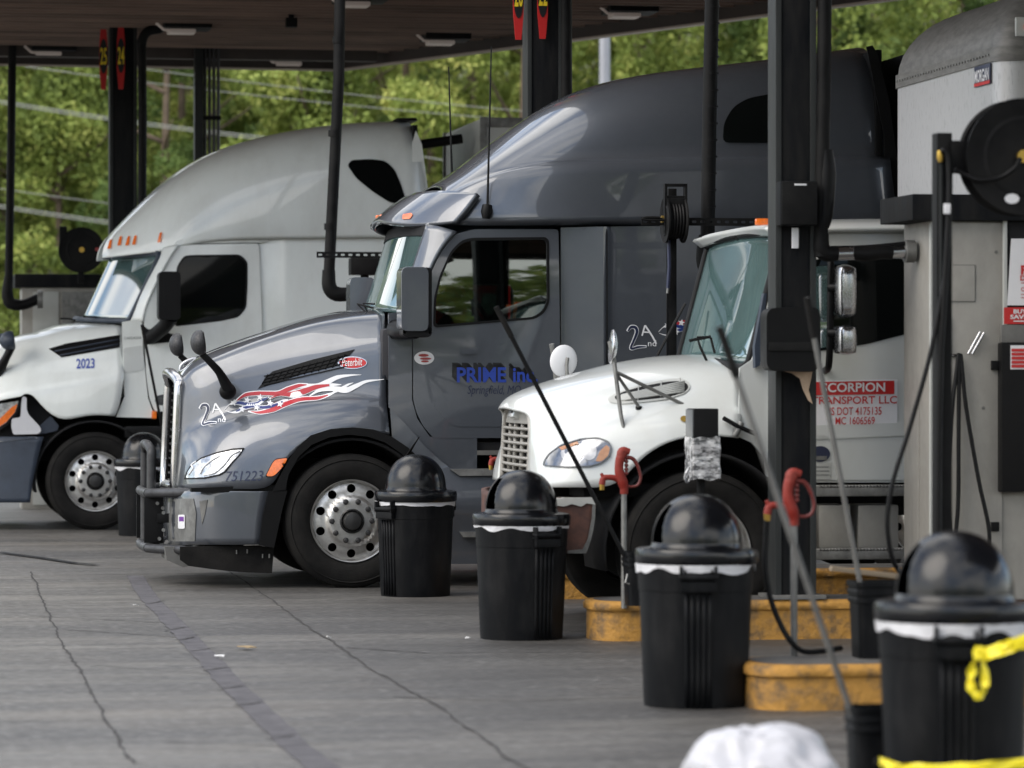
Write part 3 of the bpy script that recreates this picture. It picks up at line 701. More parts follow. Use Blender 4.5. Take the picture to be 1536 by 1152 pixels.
# ------------------------------------------------------------------ pump islands
def island(u1, u2, v1, v2, h, lab):
    t = thing('pump_island', lab, 'kerb', w2(u1, (v1 + v2) / 2), AL, 'yellow pump islands')
    L_, w_ = u2 - u1, v2 - v1; c_ = min(.24, w_ * .42)
    out = rcorner([(0, -w_ / 2), (L_, -w_ / 2), (L_, w_ / 2), (0, w_ / 2)], c_, 6)
    def layer(bm, ring, z, k):
        cx, cy = L_ / 2, 0
        return [bm.verts.new((cx + (x - cx) * (1 - k / L_ * 2), y * (1 - k / w_ * 2), z)) for x, y in ring]
    def resamp(ring, st=.06):
        o_ = []
        for i in range(len(ring)):
            a, b = Vector(ring[i - 1]), Vector(ring[i]); n_ = max(1, int((b - a).length / st)); o_ += [tuple(a.lerp(b, k / n_)) for k in range(n_)]
        return o_
    ring = resamp(out); bm = bmesh.new()
    prof = [(.012, 0), (.012, h * .3), (.014, h * .6), (.016, h - .062), (-.004, h - .052), (-.006, h - .02), (.012, h), (.05, h + .002)]
    lay = [layer(bm, ring, z, k) for k, z in prof]
    for li, l in enumerate(lay[:-1]):
        for v in l:
            n_ = noise.noise((v.co.x * 6 + u1 * 9, v.co.y * 6, v.co.z * 8)) * .008; v.co.x += n_ * .4; v.co.y += n_
    for A, B in zip(lay, lay[1:]):
        for k in range(len(A)): bm.faces.new((A[k - 1], A[k], B[k], B[k - 1]))
    from_bm('kerb_edge', bm, 'yellow_kerb', t, True, 60)
    bm = bmesh.new(); l = layer(bm, out, h + .003, .05); bm.faces.new(l); from_bm('island_top', bm, 'kerb_top', t, False)
    return t
def isl(pxl, pyb, h, wid, length, lab):
    g = ground(pxl, pyb); u, v = uv_of(g); return island(u, u + length, v, v + wid, h, lab), u, v
_, u_2, v_2 = isl(893, 963, .235, .56, 7.5, 'worn yellow kerbed island under the nearest column before the white truck')
_, u_3, v_3 = isl(1136, 1068, .215, .62, 7.5, 'nearest worn yellow kerbed island, under the bright red hydrant')
island(u_2 + .15, u_2 + 8, 25.5, 26.15, .2, 'dark yellow kerbed island mostly hidden behind the white truck front wheel')
island(u_2 + .6, u_2 + 8, 33.6, 34.4, .2, 'yellow kerbed island hidden between the grey truck and the left white truck')

# ------------------------------------------------------------------ wheels (one of each kind, then copies)
def wheel_meshes(dish):
    R_, r_ = .500, .302
    bm = bmesh.new()
    prof = [(r_, -.10), (r_ + .012, -.128), (.345, -.142), (.40, -.150), (.44, -.146), (.475, -.132), (.492, -.118), (.5, -.10)]
    for k in range(4): a = -.085 + k * .046; prof += [(.5, a), (.488, a + .005), (.488, a + .014), (.5, a + .019)]
    prof += [(.5, .10), (.492, .118), (.44, .146), (.40, .15), (.345, .142), (r_, .10)]
    lathe_bm(bm, prof, 72, 'y')
    rg = [(.452, -.1445), (.458, -.1485), (.464, -.1425)]; lathe_bm(bm, rg, 72, 'y')
    bmesh.ops.recalc_face_normals(bm, faces=bm.faces); tyre = bpy.data.meshes.new('tyre'); bm.to_mesh(tyre); bm.free(); tyre.materials.append(MAT['rubber'])
    tyre.polygons.foreach_set('use_smooth', [True] * len(tyre.polygons)); tyre.set_sharp_from_angle(angle=R(45))
    # rim: lip + disc with ten hand holes
    bm = bmesh.new(); lathe_bm(bm, [(.286, .05), (.286, -.112), (.292, -.126), (.300, -.137), (.307, -.139), (.311, -.132), (.309, -.10)], 72, 'y')
    def yf(r):
        for (a, ya), (b, yb) in zip(dish, dish[1:]):
            if r <= b: t = (r - a) / (b - a); t = t * t * (3 - 2 * t); return ya + (yb - ya) * t
        return dish[-1][1]
    circ = lambda r, n, cx=0, cy=0: [(cx + r * math.cos(2 * math.pi * k / n), cy + r * math.sin(2 * math.pi * k / n)) for k in range(n)]
    holes = [circ(.033, 14, .242 * math.cos(R(90 + 36 * k)), .242 * math.sin(R(90 + 36 * k))) for k in range(10)] + [circ(.088, 36)]
    v, f = fill2d(circ(.2865, 72), holes, .018)
    solid_from(bm, [Vector((x, yf(math.hypot(x, z)), z)) for x, z in v], f, Vector((0, .022, 0)))
    for q in [w for w in bm.verts if not w.link_faces]: bm.verts.remove(q)
    rim = bpy.data.meshes.new('rim'); bm.to_mesh(rim); bm.free(); rim.materials.append(MAT['alloy'])
    rim.polygons.foreach_set('use_smooth', [True] * len(rim.polygons)); rim.set_sharp_from_angle(angle=R(38))
    bm = bmesh.new(); y0 = yf(.1); lathe_bm(bm, [(.092, y0 + .02), (.092, y0 - .012), (.084, y0 - .02), (.076, y0 - .012), (.070, y0 - .005), (.066, y0 - .045), (.058, y0 - .058), (.03, y0 - .064), (0.0001, y0 - .065)], 40, 'y')
    for k in range(6): a = k * math.pi / 3; add_tube(bm, [(.08 * math.cos(a), y0 - .01, .08 * math.sin(a)), (.08 * math.cos(a), y0 - .024, .08 * math.sin(a))], .006, 6)
    bmesh.ops.recalc_face_normals(bm, faces=bm.faces)
    hub = bpy.data.meshes.new('hub'); bm.to_mesh(hub); bm.free(); hub.materials.append(MAT['hub_cap']); hub.polygons.foreach_set('use_smooth', [True] * len(hub.polygons)); hub.set_sharp_from_angle(angle=R(35))
    bm = bmesh.new(); yn = yf(.15); lathe_bm(bm, [(.021, yn + .005), (.021, yn - .006), (.0175, yn - .008), (.0170, yn - .036), (.012, yn - .043), (.0001, yn - .044)], 12, 'y')
    nut = bpy.data.meshes.new('lug_nut'); bm.to_mesh(nut); bm.free(); nut.materials.append(MAT['lug_dark']); nut.polygons.foreach_set('use_smooth', [True] * len(nut.polygons)); nut.set_sharp_from_angle(angle=R(35))
    bm = bmesh.new(); lathe_bm(bm, [(.284, -.03), (.284, .12), (.02, .12), (.02, -.03)], 40, 'y')
    back = bpy.data.meshes.new('brake_drum'); bm.to_mesh(back); bm.free(); back.materials.append(MAT['dark_void'])
    return tyre, rim, hub, nut, back
WHEEL = wheel_meshes([(0, -.150), (.165, -.148), (.198, -.112), (.235, -.110), (.286, -.092)])
def wheel(parent, x, y, near=True, r=.5, rot=0):
    e = bpy.data.objects.new('wheel', None); COL.objects.link(e); e.parent = parent; e.location = (x, y, r); e.rotation_euler = (0, rot, 0 if near else math.pi); e.empty_display_size = .1
    s = r / .5; e.scale = (s, s, s)
    for me in WHEEL[:3] + WHEEL[4:]:
        o = bpy.data.objects.new(me.name, me); COL.objects.link(o); o.parent = e
    for k in range(10):
        o = bpy.data.objects.new('lug_nut', WHEEL[3]); COL.objects.link(o); o.parent = e; a = R(72 + 36 * k); o.location = (.150 * math.cos(a), 0, .150 * math.sin(a))
    return e
def rows_of(fr, spec):
    """spec: list of (points in photo pixels, depths y)"""
    out = []
    for pts, ys in spec:
        if not isinstance(ys, (list, tuple)): ys = [ys] * len(pts)
        out.append([fr.L(x, y, d) for (x, y), d in zip(pts, ys)])
    return out
def shifted(row, y=None, dz=0, dx=0): return [Vector((p.x + dx, p.y if y is None else y, p.z + dz)) for p in row]
def arch_liner(parent, x, r, y0, y1, m='dark_void'):
    bm = bmesh.new(); prev = None
    for k in range(25):
        a = math.pi * (-.06 + 1.12 * k / 24); c, s = math.cos(a) * r, math.sin(a) * r + .5
        A, B = bm.verts.new((x + c, y0, s)), bm.verts.new((x + c, y1, s))
        if prev: bm.faces.new((prev[0], A, B, prev[1]))
        prev = (A, B)
    o = from_bm('wheel_liner', bm, m, parent); s = o.modifiers.new('s', 'SOLIDIFY'); s.thickness = .02
    return o
def chassis(parent, x0, x1):
    bm = bmesh.new()
    for y in (-.42, .42): add_box(bm, ((x0 + x1) / 2, y, .82), (x1 - x0, .09, .26), .01)
    for k in range(5): add_box(bm, (x0 + (x1 - x0) * (k + .5) / 5, 0, .82), (.12, .8, .18), .01)
    add_box(bm, (0, 0, .55), (.14, 1.9, .14), .03); add_box(bm, (.3, 0, 1.05), (1.5, .78, .6), .05)
    from_bm('chassis', bm, 'dark_void', parent, False)

# ------------------------------------------------------------------ grey sleeper tractor (middle)
VN = 27.10
fr = Fr(on_v(528, HY, VN)[0], VN + 1.25); T = thing('semi_truck', 'grey sleeper tractor with flame decals and black tube grille guard', 'truck', fr.loc())
TG = T
P = 'grey_paint'
cols = [(266, 562), (273, 552), (290, 538), (320, 525), (360, 510), (400, 497), (450, 479), (512, 466), (566, 463)]
r0 = rows_of(fr, [(cols, 0)])[0]
hood_rows = rows_of(fr, [
    ([(262, 733), (283, 733), (320, 733), (362, 733), (411, 735), (421, 698), (462, 654), (530, 641), (584, 652)], [-.50, -.92, -1.14, -1.20, -1.23, -1.25, -1.25, -1.25, -1.24]),
    ([(264, 712), (283, 705), (320, 690), (357, 676), (392, 664), (428, 645), (478, 627), (530, 620), (582, 632)], [-.50, -.88, -1.10, -1.16, -1.19, -1.21, -1.22, -1.22, -1.21]),
    ([(265, 690), (286, 675), (320, 650), (355, 633), (386, 623), (422, 612), (480, 602), (530, 598), (580, 609)], [-.50, -.76, -.92, -.98, -1.02, -1.05, -1.08, -1.1, -1.12]),
    ([(266, 655), (286, 643), (320, 625), (350, 615), (380, 607), (412, 601), (470, 592), (530, 588), (579, 596)], [-.5, -.62, -.72, -.76, -.80, -.84, -.91, -.99, -1.06]),
    ([(269, 605), (285, 592), (312, 577), (345, 566), (375, 556), (405, 547), (470, 533), (530, 520), (578, 512)], [-.5, -.58, -.66, -.70, -.73, -.76, -.84, -.93, -1.0]),
    ([(272, 575), (282, 560), (305, 547), (332, 536), (366, 521), (402, 508), (465, 488), (530, 477), (577, 473)], [-.48, -.52, -.58, -.60, -.62, -.64, -.70, -.77, -.82]),
]) 
hood_rows.append([Vector((a.x, -.34, a.z - .012)) for a in r0]); hood_rows.append(shifted(r0, 0))
hood = grid('hood', hood_rows, P, T, crease={2: .25, 3: .55, 4: .55, 5: .5, 6: .35})
# cab side: cowl, door with a real window opening, sleeper
side = lambda x, z: .018 * ((z - 1.6) / .7) ** 2
pp = plane_proj(fr, -1.17, side)
def pair(o): return o, mirror_copy(o)
cowl = sheet('cowl', [(583, 470), (600, 468), (618, 478), (618, 600), (626, 628), (645, 655), (716, 655), (716, 712), (690, 712), (660, 690), (636, 668), (612, 640), (583, 611)], pp, P, T, step=12, thick=.03)
pair(cowl)
win = rcorner([(650, 491), (651.5, 447), (660, 414), (677, 377), (693, 361), (708, 357), (819, 356), (824, 361), (824, 452), (817, 468), (803, 478)], 7, 3)
door = sheet('door', rcorner([(619.5, 488), (628, 462), (642, 415), (660, 376), (684, 351), (712, 343.5), (839, 343.5), (840.5, 650), (836, 657), (650, 657), (634, 638), (624, 617), (619.5, 598)], 6, 3), pp, P, T, holes=[win], step=14, thick=.035, off=.004)
door2 = mirror_copy(door)
inner = [(x + (737 - x) * .035, y + (424 - y) * .05) for x, y in win]
seal = sheet('window_seal', [(x + (737 - x) * -.006, y + (424 - y) * -.010) for x, y in win], pp, 'black_plastic', door, holes=[inner], step=14, thick=.012, off=.010)
s2 = mirror_copy(seal); s2.parent = door2
gl = sheet('window', win, pp, 'tinted_glass', door, step=14, thick=.004, off=-.006); g2 = mirror_copy(gl); g2.parent = door2
bpj = plane_proj(fr, -1.17, side)
rec = rcorner([(648, 606), (838, 606), (838, 640), (686, 640), (672, 634)], 8, 3)
sheet('door_recess', rec, pp, P, door, step=16, thick=.006, off=.010)
decal('door_handle', [poly2d(rcorner([(690, 522), (716, 520), (716, 530), (691, 532)], 3), 6)], pp, 'grey_paint', door, .03)
# sleeper side with the angled fairing panel behind the door
def slp(x, z):
    a = fr.L(846, 400, -1.17).x; b = fr.L(906, 400, -1.17).x
    t = (x - a) / (b - a)
    if t < 1: return .05 - .10 * max(0, t)
    return -.05 + .035 * min(1, (t - 1) * 9) + .012 * ((z - 2) / .8) ** 2
sp_ = plane_proj(fr, -1.17, slp)
sleeper = sheet('sleeper_side', [(843, 341), (907, 340), (1150, 337), (1344, 335), (1344, 700), (843, 700)], sp_, P, T, step=11, thick=.03)
pair(sleeper)
o = sheet('sleeper_seam', [(908.5, 344), (910.5, 344), (910.5, 690), (908.5, 690)], sp_, 'black_plastic', sleeper, step=20, thick=.01, off=.004)
# roof
st_top = [(660, 280), (697, 258), (745, 219), (800, 180), (860, 140), (940, 113), (1060, 97), (1180, 84), (1308, 66)]
roof_rows = rows_of(fr, [
    ([(664, 337), (696, 338), (745, 338), (800, 337), (860, 337), (940, 337), (1060, 336), (1180, 335), (1348, 333)], [-.98, -1.09, -1.14, -1.15, -1.15, -1.15, -1.15, -1.15, -1.15]),
    ([(664, 331), (696, 331), (745, 331), (800, 331), (860, 330), (940, 330), (1060, 330), (1180, 329), (1347, 327)], [-1.0, -1.11, -1.18, -1.22, -1.24, -1.21, -1.16, -1.16, -1.16]),
    ([(664, 321), (696, 314), (745, 310), (800, 308), (860, 308), (940, 308), (1060, 307), (1180, 306), (1343, 305)], [-1.0, -1.10, -1.17, -1.20, -1.21, -1.20, -1.19, -1.19, -1.19]),
    ([(664, 300), (697, 281), (745, 262), (800, 251), (860, 246), (940, 244), (1060, 242), (1180, 240), (1335, 240)], [-.93, -1.04, -1.12, -1.16, -1.19, -1.20, -1.2, -1.2, -1.2]),
    ([(664, 298), (697, 278), (745, 258), (800, 246), (860, 240), (940, 238), (1060, 236), (1180, 234), (1334, 234)], [-.86, -.95, -1.01, -1.04, -1.07, -1.08, -1.09, -1.09, -1.09]),
    ([(663, 288), (697, 266), (745, 236), (800, 206), (860, 180), (940, 160), (1060, 150), (1180, 146), (1322, 140)], [-.78, -.86, -.92, -.97, -1.03, -1.08, -1.10, -1.10, -1.10]),
    (st_top, [-.5, -.5, -.5, -.52, -.6, -.7, -.78, -.8, -.8])])
roof_rows.append([Vector((p.x, 0, p.z + .02)) for p in roof_rows[-1]])
roof = grid('roof_fairing', roof_rows, P, T, crease={1: .5, 3: .85, 4: .8})
rb = body_proj(fr, roof)
sheet('sleeper_window', rcorner([(1084, 214), (1086, 184), (1100, 160), (1122, 147), (1160, 140), (1215, 138), (1215, 214)], 10, 3), rb, 'black_glass', roof, step=16, thick=.01, off=.012)
ext = sheet('side_extender', [(1309, 68), (1316, 80), (1334, 150), (1346, 240), (1354, 335), (1354, 690), (1330, 690), (1330, 335), (1326, 200), (1300, 70)], plane_proj(fr, -1.16), 'black_plastic', T, thick=.02)
pair(ext)
# rear wall, floor and interior
a = fr.L(1330, 690, -1.17); b = fr.L(1310, 80, -.8)
box('rear_wall', (a.x - .05, 0, (a.z + b.z) / 2), (.05, 2.25, b.z - a.z), 'black_plastic', T)
f0, f1 = fr.L(622, 655, -1.17), fr.L(1330, 690, -1.17)
box('floor_pan', ((f0.x + f1.x) / 2, 0, 1.05), (f1.x - f0.x, 2.24, .06), 'dark_void', T)
iw = fr.L(760, 424, 0); seat = bpy.data.objects.new('cab_interior', None); COL.objects.link(seat); seat.parent = T
d0 = fr.L(640, 470, -1.0); dash = box('dashboard', (d0.x - .10, 0, 1.74), (.5, 2.1, .40), 'seat_cloth', seat, .06)
for yy in (-.55, .6):
    box('seat_back', (fr.L(800, 440, yy).x, yy, 2.0), (.13, .44, .80), 'seat_cloth', seat, .05, Matrix.Rotation(R(-12), 3, 'Y'))
    box('seat', (fr.L(775, 440, yy).x, yy, 1.66), (.5, .52, .16), 'seat_cloth', seat, .05)
ww = fr.L(703, 447, -.6); ring = [ww + Vector((.20 * math.cos(a_) * math.sin(R(52)) , .22 * math.sin(a_), -.22 * math.cos(a_) * 1.0 + 0)) for a_ in [2 * math.pi * k / 28 for k in range(28)]]
tube('steering_wheel', ring, .017, 'black_plastic', seat, 10, closed=True)
tube('steering_column', [ww, ww + Vector((-.25, 0, -.25))], .04, 'black_plastic', seat)
box('belt_strap', (fr.L(770, 460, -.95).x, -.95, 1.98), (.025, .01, .30), 'amber', seat, .002, Matrix.Rotation(R(8), 3, 'Y'))
a, b = fr.L(640, 352, 1.02), fr.L(838, 427, 1.02); box('added_dark_panel', ((a.x + b.x) / 2 - .1, 1.02, (a.z + b.z) / 2), (b.x - a.x - .30, .02, a.z - b.z), 'dark_void', seat)  # dark panel added so the upper part of the far window reads dark
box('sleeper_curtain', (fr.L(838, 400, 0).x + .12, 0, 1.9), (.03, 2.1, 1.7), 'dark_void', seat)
# windscreen, pillars, visor
ws = rows_of(fr, [([(601, 470), (643, 338)], -1.03), ([(588, 469), (628, 338)], -.86), ([(570, 467), (611, 339)], -.5), ([(557, 464), (598, 341)], 0)])
ws_in = [[r[0].lerp(r[1], k / 3) for k in range(4)] for r in ws]
wsm = grid('windscreen', ws_in, 'windscreen', T, True, 2, .012)
ap = rows_of(fr, [([(620, 484), (627, 462), (643, 412), (662, 372), (685, 348)], -1.165), ([(607, 478), (614, 455), (628, 412), (644, 372), (660, 340)], -1.115), ([(598, 471), (605, 450), (617, 412), (630, 372), (641, 337)], -1.02)])
pil = grid('pillar', ap, P, T, False, 2, .03); mirror_copy(pil)   # mirrored mesh keeps no modifiers
for o in [c for c in children(T) if c.name.startswith('pillar') and not c.modifiers]:
    finish_grid(o, 2, .03)
tb = [[r[0].lerp(r[1], k) for k in (.87, .93, 1.0)] for r in ws]; tb = [[p + Vector((-.012, 0, .006)) for p in r] for r in tb]
grid('sun_band', tb, 'dark_void', T, True, 2, .004)
head = rows_of(fr, [([(641, 339), (650, 332), (690, 333)], [-1.04, -1.02, -1.1]), ([(610, 340), (622, 330), (660, 320)], [-.5, -.5, -.5]), ([(597, 341), (610, 330), (650, 318)], 0)])
grid('header', head, P, T, True, 1, .03)
vis = rows_of(fr, [
    ([(684, 335), (697, 322), (709, 306), (718, 292)], -1.17),
    ([(657, 338), (668, 325), (684, 306), (701, 290.5)], -1.09),
    ([(626, 339), (634, 327), (652, 307), (674, 289.5)], -.93),
    ([(597, 338), (603, 328), (624, 309), (648, 289)], -.70),
    ([(576, 335), (581, 327), (602, 309), (626, 292)], -.38),
    ([(567, 332), (572, 325), (593, 309), (615, 296)], 0)])
visor = grid('sun_visor', vis, P, T, True, 2, .045)
for px, py, y in ((574, 326, -.02), (568, 327, .25)):
    q = fr.L(px, py, y); bm = bmesh.new(); add_box(bm, (0, 0, 0), (.05, .075 if px > 600 else .05, .045), .012); o = from_bm('marker_lamp', bm, 'amber', visor); o.location = q
q = fr.L(628, 324, -.95)
vb = body_proj(fr, visor)
decal('marker_lamp', [poly2d(rcorner([(604, 321), (617, 319), (619, 322), (615, 328), (603, 329)], 2), 3)], vb, 'amber', visor, .012)
# vent, lamps, marks on the hood
hb = body_proj(fr, hood)
sheet('hood_vent', [(387, 583), (402, 563), (409, 557), (470, 539), (532, 524), (514, 545), (450, 562)], hb, 'black_plastic', hood, step=6, thick=.01, off=.006)
bm = bmesh.new()
for k in range(12):
    x = 402 + k * 10.5; a, b = hb(x, 561.5 - (x - 402) * .262, .010), hb(x - 9, 576 - (x - 402) * .235, .010); add_tube(bm, [a, b], .005, 5)
for k in range(4):
    t_ = (k + .5) / 4; add_tube(bm, [hb(396 + (s_ * 125), 562 + 18 * t_ - s_ * (32 - 4 * t_), .011) for s_ in (0, .25, .5, .75, 1)], .004, 5)
from_bm('vent_mesh', bm, 'black_paint', hood)
lampo = [(276, 719), (279, 709), (286, 697), (302, 686), (325, 678), (350, 672.5), (366, 671.5), (359, 682), (348, 694), (337, 708), (328, 713), (305, 718)]
hl = sheet('headlamp', lampo, hb, 'lens', hood, step=5, thick=.01, off=.010)
sheet('lamp_trim', lampo, hb, 'black_plastic', hl, holes=[[(x + (318 - x) * .05, y + (697 - y) * .10) for x, y in lampo]], step=5, thick=.012, off=.014)
for pts in ([(283, 712), (289, 703), (287, 697), (294, 692)], [(300, 711), (305, 701), (318, 690), (329, 684)], [(305, 713), (322, 709), (337, 696), (347, 683), (360, 676)]):
    bm = bmesh.new(); add_tube(bm, catmull([hb(x, y, .016) for x, y in pts], 4), .006, 6); from_bm('lamp_strip', bm, 'decal_white', hl)
mk = rcorner([(399, 714), (409, 694), (414, 689), (431, 687), (427, 697), (413, 712), (408, 714.5)], 3)
ml = sheet('side_marker', mk, hb, 'amber', hood, step=5, thick=.01, off=.014)
sheet('marker_trim', [(x + (415 - x) * -.10, y + (701 - y) * -.10) for x, y in mk], hb, 'black_plastic', ml, holes=[mk], step=5, thick=.012, off=.012)
decal('fleet_number', [text2d('751223', 337, 707, 393, 722, 3, -.02)], hb, 'decal_navy', hood, .005)
bd = decal('maker_badge', [disc2d(528.5, 544, 22, 9.5)], hb, 'chrome', hood, .008)
decal('badge_field', [disc2d(529, 544, 20.3, 8.0)], hb, 'sign_red', bd, .011); decal('badge_lettering', [text2d('Peterbilt', 513, 538.5, 543, 549.5, 1, -.05)], hb, 'decal_white', bd, .014)
def second_a(px, py, s, proj, par, outline=True):
    two = ribbon2d([(px, py + 8 * s), (px + 4 * s, py + 2.5 * s), (px + 10 * s, py + 3 * s), (px + 12 * s, py + 9 * s), (px + 8 * s, py + 20 * s), (px + 4 * s, py + 31 * s), (px + 14 * s, py + 29 * s), (px + 24 * s, py + 28.5 * s)], [1.6 * s, 3.2 * s, 3.8 * s, 3.6 * s, 2.8 * s, 2.4 * s, 2.6 * s, 1.2 * s], 6)
    two_o = ribbon2d([(px - .8 * s, py + 8 * s), (px + 4 * s, py + 2.5 * s), (px + 10 * s, py + 3 * s), (px + 12 * s, py + 9 * s), (px + 8 * s, py + 20 * s), (px + 4 * s, py + 31 * s), (px + 14 * s, py + 29 * s), (px + 25 * s, py + 28.5 * s)], [3.6 * s, 5.4 * s, 6 * s, 5.8 * s, 5 * s, 4.6 * s, 4.8 * s, 3.4 * s], 6)
    A = [ribbon2d([(px + 19 * s, py + 14 * s), (px + 23 * s, py + 0 * s)], [2.2 * s, 2.2 * s], 2), ribbon2d([(px + 23 * s, py), (px + 33 * s, py + 15 * s), (px + 38 * s, py + 25 * s)], [2.4 * s, 2.4 * s, 2.4 * s], 2), ribbon2d([(px + 21 * s, py + 9 * s), (px + 30 * s, py + 9.5 * s)], [1.8 * s, 1.8 * s], 2)]
    o = decal('second_mark', [two_o] + A + [text2d('nd', px + 27 * s, py + 20 * s, px + 38 * s, py + 28 * s)], proj, 'decal_white', par, .004)
    decal('numeral', [two], proj, 'decal_navy', o, .008)
second_a(300, 605, 1.0, hb, hood)
def flames(proj, par, dx=0, dy=0, part=False):
    f = lambda L_: [(x + dx, y + dy) for x, y in L_]
    if not part:
        wo = [ribbon2d(f(p), w, 6) for p, w in (
            ([(352, 602), (368, 592.5), (385, 590), (402, 590), (418, 590), (432, 584), (448, 578.5), (462, 576.5)], [2, 7.5, 8, 8, 9, 9, 8, 3]),
            ([(404, 598), (420, 592), (440, 591), (457, 586.5), (474, 580.5), (494, 577.5), (512, 577)], [2, 5, 11, 11, 9, 6, 1]),
            ([(372, 617), (390, 618.5), (410, 614), (428, 606), (450, 599), (476, 597), (492, 592.5), (505, 587)], [2, 6.5, 9, 9, 8, 7, 5, 1]))]
        decal('flame_outline', wo, proj, 'decal_white', par, .0035)
        decal('flame_white', [ribbon2d(f(p), w, 6) for p, w in (
            ([(440, 583), (455, 579), (476, 579), (491, 573), (506, 566), (524, 563), (542, 562)], [1, 6, 8, 8, 6, 3, .5]),
            ([(464, 594), (480, 585), (500, 583), (519, 585), (534, 579), (550, 572), (576, 569)], [1, 5.5, 7.5, 8.5, 6.5, 4, .5]),
            ([(500, 588), (512, 583), (522, 577), (530, 574)], [4, 5, 3, .5]))], proj, 'decal_white', par, .005)
        decal('flame_red', [ribbon2d(f(p), w, 6) for p, w in (
            ([(355, 601), (368, 592.5), (385, 590), (402, 590), (418, 590), (432, 584), (448, 578.5), (460, 577)], [1, 5, 5.5, 5.5, 6.5, 6.5, 5, 1]),
            ([(406, 597), (420, 592), (440, 591), (457, 586.5), (474, 580.5), (494, 577.5)], [1, 3, 8.5, 8.5, 6.5, 3]),
            ([(376, 617), (390, 618.5), (410, 614), (428, 606), (450, 599), (476, 597), (492, 592.5)], [.5, 4, 6.5, 6.5, 5.5, 4.5, 2]))], proj, 'decal_red', par, .0065)
    decal('flame_line', [ribbon2d(f(p), w, 5) for p, w in (
        ([(337, 614), (344, 607), (354, 604), (368, 606), (384, 606), (394, 600), (404, 595)], [.6, 1.2, 7, 7, 7, 6, 1]),
        ([(338, 616), (347, 618.5), (356, 617.5), (366, 612), (380, 609), (394, 611), (408, 609), (424, 602), (432, 599)], [.6, 1.4, 4.5, 6.5, 6, 6, 6, 5, 1]))], proj, 'decal_white', par, .0035)
    decal('flame_blue', [ribbon2d(f(p), w, 5) for p, w in (
        ([(350, 604.5), (360, 604), (370, 606), (384, 605.5), (394, 600), (402, 596)], [2, 4.5, 4.5, 4.5, 4, 1]),
        ([(354, 617), (366, 612), (380, 609), (394, 611), (408, 609), (424, 602)], [1.5, 4, 4, 4, 4, 2]))], proj, 'decal_blue', par, .0085)
    decal('star', [poly2d(star2d(x + dx, y + dy, 5.6)) for x, y in ((350.5, 604), (371, 600), (390, 596), (363, 613.5), (385, 611), (405, 604.5), (420, 606))], proj, 'decal_white', par, .012)
flames(hb, hood)
# door marks
db = body_proj(fr, [door, sleeper])
o = decal('round_sticker', [disc2d(636, 537, 15, 10)], pp, 'sign_white', door, .010); decal('sticker_print', [disc2d(635, 533, 8, 2.2, 10), disc2d(638, 538, 9, 1.8, 10), disc2d(637, 542, 6, 1.6, 10)], pp, 'sign_faded', o, .013)
o = decal('company_shadow', [text2d('PRIME', 678 + k * 1.1, 544 + k * 1.2, 752 + k * 1.1, 566 + k * 1.2, 0, .0, .03) for k in range(6)] + [text2d('inc.', 763 + k * 1.0, 545 + k * 1.2, 800 + k * 1.0, 566 + k * 1.2, 0, .0, .03) for k in range(6)], pp, 'decal_black', door, .008)
decal('company_name', [text2d('PRIME', 685, 551, 759, 573.5, 0, 0, .025), text2d('inc.', 769, 552, 806, 573.5, 0, 0, .025)], pp, 'prime_blue', door, .012)
decal('town_name', [text2d('Springfield, MO', 700, 578, 779, 595, 3)], pp, 'decal_navy', door, .009)
second_a(941, 488, 1.12, sp_, sleeper); flames(sp_, sleeper, 650, -116, True)
decal('flame_red', [ribbon2d([(1008, 491), (1020, 484), (1040, 484), (1060, 486)], [1, 6, 7, 6])], sp_, 'decal_red', sleeper, .006)
# arch flare, wheel, lower fairing, steps
fo = [(409, 737), (419, 716), (433, 690), (446, 671), (466, 653), (496, 643.5), (530, 641), (560, 644), (588, 655), (612, 671), (632, 690)]
fi = [(622, 702), (602, 680), (578, 664), (552, 655), (524, 652), (494, 656), (468, 667), (448, 685), (433, 712), (428, 735)]
fl = sheet('fender_flare', fo + fi, plane_proj(fr, -1.262, lambda x, z: .02 * (x * x)), 'black_plastic', T, step=9, thick=.05); pair(fl)
arch_liner(T, 0, .60, -1.22, -.55); arch_liner(T, 0, .60, .55, 1.22)
wheel(T, 0, -1.10); wheel(T, 0, 1.10, False)
chassis(T, fr.L(330, 700, 0).x, fr.L(1560, 700, 0).x)
for k in (4.45, 5.75):
    for y in (-1.08, 1.08): wheel(T, k, y, y < 0)
lf = sheet('lower_fairing', [(585, 612), (612, 640), (636, 668), (662, 692), (690, 713), (1180, 713), (1180, 846), (676, 846), (668, 790), (655, 745), (634, 700), (612, 672), (588, 655)], plane_proj(fr, -1.18, lambda x, z: -.05 * max(0, 1 - abs(z - .62) / .3)), P, T, step=14, thick=.03); pair(lf)
st = sheet('step', [(676, 704), (760, 703), (760, 713), (690, 714)], plane_proj(fr, -1.235), 'dull_metal', T, thick=.16)
sheet('step', [(690, 798), (800, 797), (800, 804), (695, 806)], plane_proj(fr, -1.235), 'dull_metal', T, thick=.1)
mud = tube('mud_flap_stay', [fr.L(606, 690, -1.27), fr.L(618, 672, -1.29), fr.L(629, 655, -1.30)], [.03, .022, .008], 'black_plastic', T, 8, flat=.4)
